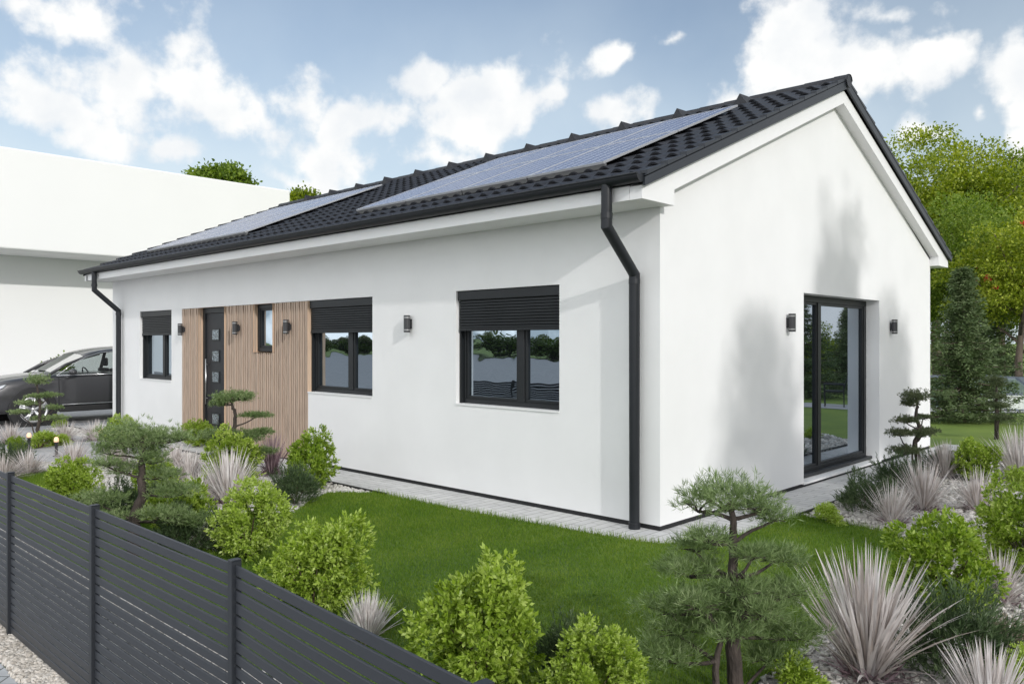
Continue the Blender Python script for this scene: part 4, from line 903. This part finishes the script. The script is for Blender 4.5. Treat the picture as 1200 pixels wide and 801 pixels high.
for i, (x, y, s) in enumerate([(-29, -61, 1.1), (-38, -60, .9), (-46, -62, 1.15), (-54, -61, 1), (-62, -62, 1.2), (-71, -60, 1.0), (-81, -63, 1.1), (-92, -62, 1.1), (-104, -62, 1.2)]):
    o = copy_tree(src); o.location = (x, y, 0); o.scale = (s*1.7, s*1.7, s*.62); o.rotation_euler = (0, 0, i*1.3)
tag(src, 'round dark tree in the row across the street, seen mirrored in the front windows')
for o in list(COL.objects):
    if o.get('group') == 'trees across the street': o['label'] = 'round dark tree in the row across the street, seen mirrored in the front windows'

# ------------------------------------------------------------------ bollard lights
bol_b = mat('bollard_body', (.03, .03, .032), .4)
glow = bpy.data.materials.new('lamp_glow'); glow.use_nodes = True; gb = glow.node_tree.nodes['Principled BSDF']
gb.inputs['Base Color'].default_value = (.9, .6, .4, 1); gb.inputs['Emission Color'].default_value = (1, .62, .36, 1); gb.inputs['Emission Strength'].default_value = .55
for (px, py, lab) in ((34, 528, 'bollard light with pale head left of the path beside the small left bonsai'), (66, 534, 'bollard light with orange head at the near edge of the grey path'), (118, 522, 'bollard light in front of the shrub behind the tall left bonsai'), (170, 530, 'bollard light seen through the branches of the tall left bonsai')):
    x, y = gnd(px, py); b0 = thing('bollard_light', lab, 'garden light', (x, y, 0), 0, 'bollard lights along the path')
    q = MB(); q.lathe([(.0, 0), (.05, 0), (.05, .012), (.022, .016), (.022, .21), (.03, .215), (.03, .225), (0, .226)], n=14); q.build('post', bol_b, b0, True)
    q = MB(); q.lathe([(.0, .226), (.034, .228), (.036, .262), (.030, .29), (.016, .305), (.0, .308)], n=14); q.build('lamp_head', glow, b0, True)

# ------------------------------------------------------------------ pool enclosure and mesh fence in the back garden
pm = mat('enclosure_profile', (.10, .12, .15), .4); pp = pane_mat('enclosure_pane', (.60, .68, .70), .35, (.20, .26, .25), .004, 1)
pc = far(1225, 22.6)
pool = thing('pool_enclosure', 'low glazed pool enclosure with grey frames behind the right shrubs', 'pool enclosure', pc, R(YAW-2))
prof = [(-1.7, .0), (-1.55, .42), (-.55, .80), (.55, .80), (1.55, .42), (1.7, 0)]
for k in range(3):
    x0 = -3.2+k*2.1; x1 = x0+2.08; sc_ = 1-.06*k; fr = MB(); gl = MB(); pf = [(y*sc_, z*sc_) for y, z in prof]
    for xx in (x0, (x0+x1)/2, x1): fr.tube([(xx, *q) for q in pf], .045, 6)
    for q in pf: fr.tube([(x0, *q), (x1, *q)], .04, 6)
    for a, b_ in zip(pf[:-1], pf[1:]): gl.quad((x0, *a), (x1, *a), (x1, *b_), (x0, *b_))
    gl.add([(x0, *q) for q in pf], [tuple(range(6))]); gl.add([(x1, *q) for q in pf], [tuple(range(6))])
    o = fr.build('segment_frame', pm, pool); gl.build('panes', pp, o)
sheet('pool_terrace', [tuple((np.array(pc[:2])+rtv*a+fwv*b)) for a, b in ((-4.2, -2.3), (6, -2.3), (6, 2.6), (-4.2, 2.6))], .004, M['path'])
mf = thing('mesh_fence', 'dark wire mesh garden fence with thin posts at the lawn end', 'fence', far(1188, 30), R(YAW-1))
q = MB()
for i in range(46): x = -6.5+i*.2; q.box(x-.003, x+.003, -.003, .003, .05, 1.0)
for i in range(20): z = .05+i*.05; q.box(-6.5, 2.6, -.007, -.0035, z-.0025, z+.0025)
q.build('wire_mesh', M['anth'], mf)
for x in (-6.3, -4.2, -2.1, 0, 2.1): q = MB(); q.box(x-.045, x+.045, -.05, .05, -.05, 1.05); q.build('fence_post', M['anth'], mf)

ch = thing('garden_chair', 'black metal garden chair on the back lawn mirrored in the terrace door', 'chair', (4.25, 16.0, 0), 1.2)
for x in (-.26, .26):
    q = MB(); q.tube([(x, -.25, .0), (x, -.27, .62), (x, .24, .62), (x, .25, 0)], .018, 8); q.build('side_frame', M['anth'], ch)
q = MB(); q.box(-.25, .25, -.24, .24, .40, .44); q.build('seat', M['anth'], ch)
q = MB(); q.add([(-.25, .22, .44), (.25, .22, .44), (.25, .34, .88), (-.25, .34, .88), (-.25, .25, .44), (.25, .25, .44), (.25, .37, .88), (-.25, .37, .88)], [(0,1,2,3), (7,6,5,4), (0,3,7,4), (1,5,6,2), (3,2,6,7), (0,4,5,1)]); q.build('backrest', M['anth'], ch)
sheet('chair_terrace', rect(3.4, 5.4, 15.2, 16.8), -.003, M['path'])
# ------------------------------------------------------------------ car
def build_car():
    paint = mat('graphite_paint', (.05, .05, .054), .28, .35, coat=.7); trim = mat('black_trim', (.012, .012, .013), .5); chrome = mat('chrome', (.75, .75, .76), .15, 1); rubber = mat('tyre_rubber', (.015, .015, .016), .85)
    alloy = mat('alloy', (.62, .62, .63), .3, .9); lampg = mat('headlight_lens', (.55, .57, .6), .1, coat=1); seatm = mat('seat_fabric', (.02, .02, .022), .8)
    glass = bpy.data.materials.new('car_glass'); glass.use_nodes = True; nt = glass.node_tree; nt.nodes.clear(); out = N(nt, 'ShaderNodeOutputMaterial'); tr_ = N(nt, 'ShaderNodeBsdfTransparent'); tr_.inputs[0].default_value = (.62, .66, .66, 1); gl = N(nt, 'ShaderNodeBsdfGlossy'); gl.inputs['Roughness'].default_value = .02
    fz = N(nt, 'ShaderNodeFresnel'); fz.inputs[0].default_value = 1.6; mx = N(nt, 'ShaderNodeMixShader'); lk(nt, fz.outputs[0], mx.inputs[0]); lk(nt, tr_.outputs[0], mx.inputs[1]); lk(nt, gl.outputs[0], mx.inputs[2]); lk(nt, mx.outputs[0], out.inputs[0])
    car = thing('parked_car', 'dark grey SUV parked on the driveway beyond the left house corner', 'car', (-15.9, -1.2, 0), R(-90))
    # local: x forward with the front axle at 0, y left, z up; from nose .95 to tail -4.05
    #        x,   half width, z bottom, z shoulder(belt), z centre top(bonnet)
    st = [(.95, .62, .42, .74, .80), (.90, .78, .30, .80, .88), (.72, .90, .24, .90, .97), (.40, .955, .24, .97, 1.05), (.0, .965, .25, 1.01, 1.10), (-.40, .965, .25, 1.03, 1.13), (-.75, .965, .25, 1.045, 1.14), (-1.2, .965, .25, 1.055, 1.12), (-2.0, .965, .25, 1.075, 1.12), (-2.9, .97, .25, 1.095, 1.13), (-3.5, .965, .27, 1.12, 1.15), (-3.9, .90, .32, 1.10, 1.14), (-4.05, .75, .42, 1.0, 1.05)]
    b = MB(); rings = []
    for (x, hw, zb, zs, zt) in st:
        h = [(hw*.90, zb), (hw*.965, zb+.12), (hw, zb+(zs-zb)*.45), (hw*.995, zb+(zs-zb)*.72), (hw*.968, zs-.05), (hw*.93, zs), (hw*.80, zs+(zt-zs)*.65), (hw*.45, zt), ]
        rings.append([(x, y, z) for y, z in h]+[(x, -y, z) for y, z in h[::-1]])
    n = len(rings[0]); vs = [v for r_ in rings for v in r_]; fs = []
    for i in range(len(rings)-1):
        for j in range(n): fs.append((i*n+j, i*n+(j+1) % n, (i+1)*n+(j+1) % n, (i+1)*n+j))
    fs += [tuple(range(n))[::-1], tuple(range((len(rings)-1)*n, len(rings)*n))]
    b.add(vs, fs); body = fix_normals(b.build('body', paint, car, True)); sm = body.modifiers.new('s', 'SUBSURF'); sm.levels = 2; sm.render_levels = 2
    # greenhouse: roof shell, pillars
    roofl = [(-1.05, .70, 1.50), (-1.35, .70, 1.60), (-1.9, .70, 1.66), (-2.6, .69, 1.66), (-3.2, .66, 1.61), (-3.55, .63, 1.53)]
    r_ = MB(); rg = [[(x, hw+.05, z-.075), (x, hw, z-.015), (x, hw*.55, z+.015), (x, 0, z+.025), (x, -hw*.55, z+.015), (x, -hw, z-.015), (x, -hw-.05, z-.075)] for x, hw, z in roofl]
    vs = [v for q in rg for v in q]; fs = [(i*7+j, i*7+j+1, (i+1)*7+j+1, (i+1)*7+j) for i in range(5) for j in range(6)]; r_.add(vs, fs); ro = r_.build('roof', paint, car, True); so = ro.modifiers.new('t', 'SOLIDIFY'); so.thickness = .03; so.offset = -1; sm = ro.modifiers.new('s', 'SUBSURF'); sm.levels = 1; sm.render_levels = 2
    for s in (1, -1):
        q = MB(); A = lambda x, z, o=0: (x, s*(.915-(z-1.04)*.285+o), z)
        q.tube([(-.30, s*.86, 1.07), (-.68, s*.80, 1.30), (-1.05, s*.745, 1.44), (-1.4, s*.745, 1.535)], [.035, .032, .03, .03], 8)
        q.build('pillar', paint, car, True)
        for pa, pb, pr in ((A(-1.98, 1.06), A(-2.05, 1.585), .042), (A(-2.95, 1.08), A(-2.98, 1.56), .04), (A(-3.75, 1.1), A(-3.5, 1.46), .07)): q = MB(); q.tube([pa, pb], pr, 8); q.build('pillar', trim, car, True)
        for pts in ([(-.52, 1.07), (-1.94, 1.08), (-2.0, 1.585), (-1.42, 1.545), (-1.08, 1.435), (-.80, 1.29)], [(-2.04, 1.085), (-2.92, 1.10), (-2.95, 1.56), (-2.1, 1.59)], [(-3.0, 1.10), (-3.68, 1.12), (-3.45, 1.45), (-3.02, 1.55)]):
            q = MB(); q.add([A(x, z, .004) for x, z in pts], [tuple(range(len(pts)))]); q.build('side_window', glass, car)
        q = MB(); q.tube([A(-.46, 1.065, .012), A(-2.0, 1.082, .012), A(-3.75, 1.105, .012)], .010, 6); q.tube([A(-.46, 1.065, .012), A(-.80, 1.305, .012), A(-1.08, 1.455, .012), A(-1.42, 1.565, .012), A(-2.05, 1.61, .014), A(-2.98, 1.58, .014)], .008, 6); q.build('window_trim', chrome, car, True)
        q = MB(); q.tube([(-.72, s*.90, 1.09), (-.74, s*1.0, 1.10)], .022, 8); mi = q.build('mirror', trim, car, True)
        q = MB(); q.lathe([(0, -.12), (.05, -.115), (.085, -.05), (.092, .0), (.085, .06), (.05, .11), (0, .115)], (-.74, s*1.06, 1.145), 14, 'y')
        mo = q.build('mirror_shell', paint, mi, True); mo.scale = (.9, 1, .78); mo.location = (-.074, 0, .25)
        # door lines, handles, sill
        q = MB()
        for x in (-.50, -2.0, -2.98): q.tube([(x, s*.9705, .42), (x, s*.9735, .70), (x, s*.962, .95), (x, s*.94, 1.03)], .006, 4)
        q.build('door_gap', trim, car)
        for x in (-1.72, -2.78): q = MB(); q.box(x-.12, x+.12, s*.957-.022, s*.957+.022, .90, .93); bevel(q.build('handle', paint, car), .01, 2)
        q = MB(); q.box(-3.0, -.50, min(s*.93, s*.978), max(s*.93, s*.978), .27, .40); bevel(q.build('sill_trim', trim, car), .02, 2)
        q = MB(); q.box(-2.95, -.55, min(s*.95, s*.985), max(s*.95, s*.985), .425, .445); q.build('sill_strip', chrome, car)
        q = MB(); q.add([(.90, s*.66, .70), (.93, s*.60, .80), (.80, s*.83, .87), (.50, s*.945, .905), (.56, s*.952, .84), (.74, s*.905, .755)], [(0, 5, 4, 3, 2, 1)]); hl = q.build('headlight', lampg, car); ss = hl.modifiers.new('t', 'SOLIDIFY'); ss.thickness = .05; ss.offset = 0
        for x in (0.0, -3.0):
            w_ = thing('wheel', None, None, (x, s*.86, .36)); w_.parent = car
            q = MB(); q.lathe([(.455, .118*s), (.30, .121*s), (.0, .121*s)], (0, 0, 0), 32, 'y'); q.lathe([(.455, .118*s), (.47, .10*s), (.47, .0)], (0, 0, 0), 32, 'y'); q.build('arch', trim, w_)
            q = MB(); q.lathe([(.262, .10), (.27, .128), (.31, .138), (.345, .128), (.358, .09), (.358, -.09), (.33, -.12), (.2, -.12)], (0, 0, 0), 36, 'y'); ty = q.build('tyre', rubber, w_, True); ty.scale = (1, s, 1)
            q = MB(); q.lathe([(.282, .132), (.275, .140), (.238, .136), (.228, .07)], (0, 0, 0), 36, 'y'); q.lathe([(.0, .125), (.055, .125), (.06, .10)], (0, 0, 0), 20, 'y')
            for k in range(5):
                a = 2*math.pi*k/5+.3
                for da in (-.13, .13): q.tube([(.05*math.cos(a), .115, .05*math.sin(a)), (.15*math.cos(a+da*.6), .128, .15*math.sin(a+da*.6)), (.26*math.cos(a+da), .125, .26*math.sin(a+da))], [.034, .028, .032], 6)
            ri = q.build('rim', alloy, w_, True); ri.scale = (1, s, 1)
            q = MB(); q.lathe([(.24, .122*1), (.0, .1221)], (0, 0, 0), 24, 'y'); dk = q.build('brake_disc', trim, w_); dk.scale = (1, s, 1)
    q = MB(); q.add([(-.42, .80, 1.13), (-.40, .3, 1.165), (-.40, -.3, 1.165), (-.42, -.80, 1.13), (-1.08, -.70, 1.495), (-1.02, -.3, 1.535), (-1.02, .3, 1.535), (-1.08, .70, 1.495)], [(0, 1, 6, 7), (1, 2, 5, 6), (2, 3, 4, 5)]); q.build('windscreen', glass, car)
    q = MB(); q.add([(-3.52, .6, 1.52), (-3.52, -.6, 1.52), (-3.98, -.72, 1.12), (-3.98, .72, 1.12)], [(0, 1, 2, 3)]); q.build('rear_window', glass, car)
    q = MB(); q.add([(.94, .5, .80), (.94, -.5, .80), (.985, -.55, .55), (.97, -.48, .34), (.97, .48, .34), (.985, .55, .55)], [(0, 1, 2, 3, 4, 5)]); gr = q.build('grille', trim, car); ss = gr.modifiers.new('t', 'SOLIDIFY'); ss.thickness = .05
    q = MB(); q.box(.80, .93, -.80, .80, .20, .30); bevel(q.build('front_lip', trim, car), .03, 2)
    for y in (.37, -.37):
        for x in (-1.85, -2.75):
            q = MB(); q.box(x-.10, x+.04, y-.22, y+.22, .55, 1.18); q.box(x-.10, x-.02, y-.12, y+.12, 1.22, 1.42); bevel(q.build('seat', seatm, car), .05, 3)
    q = MB(); q.tube([(-1.25+.16*math.cos(a)*.4, .37+.18*math.sin(a), 1.05+.17*math.cos(a)) for a in np.linspace(0, 2*math.pi, 17)], .014, 6); q.build('steering_wheel', trim, car, True)
    return car
build_car()
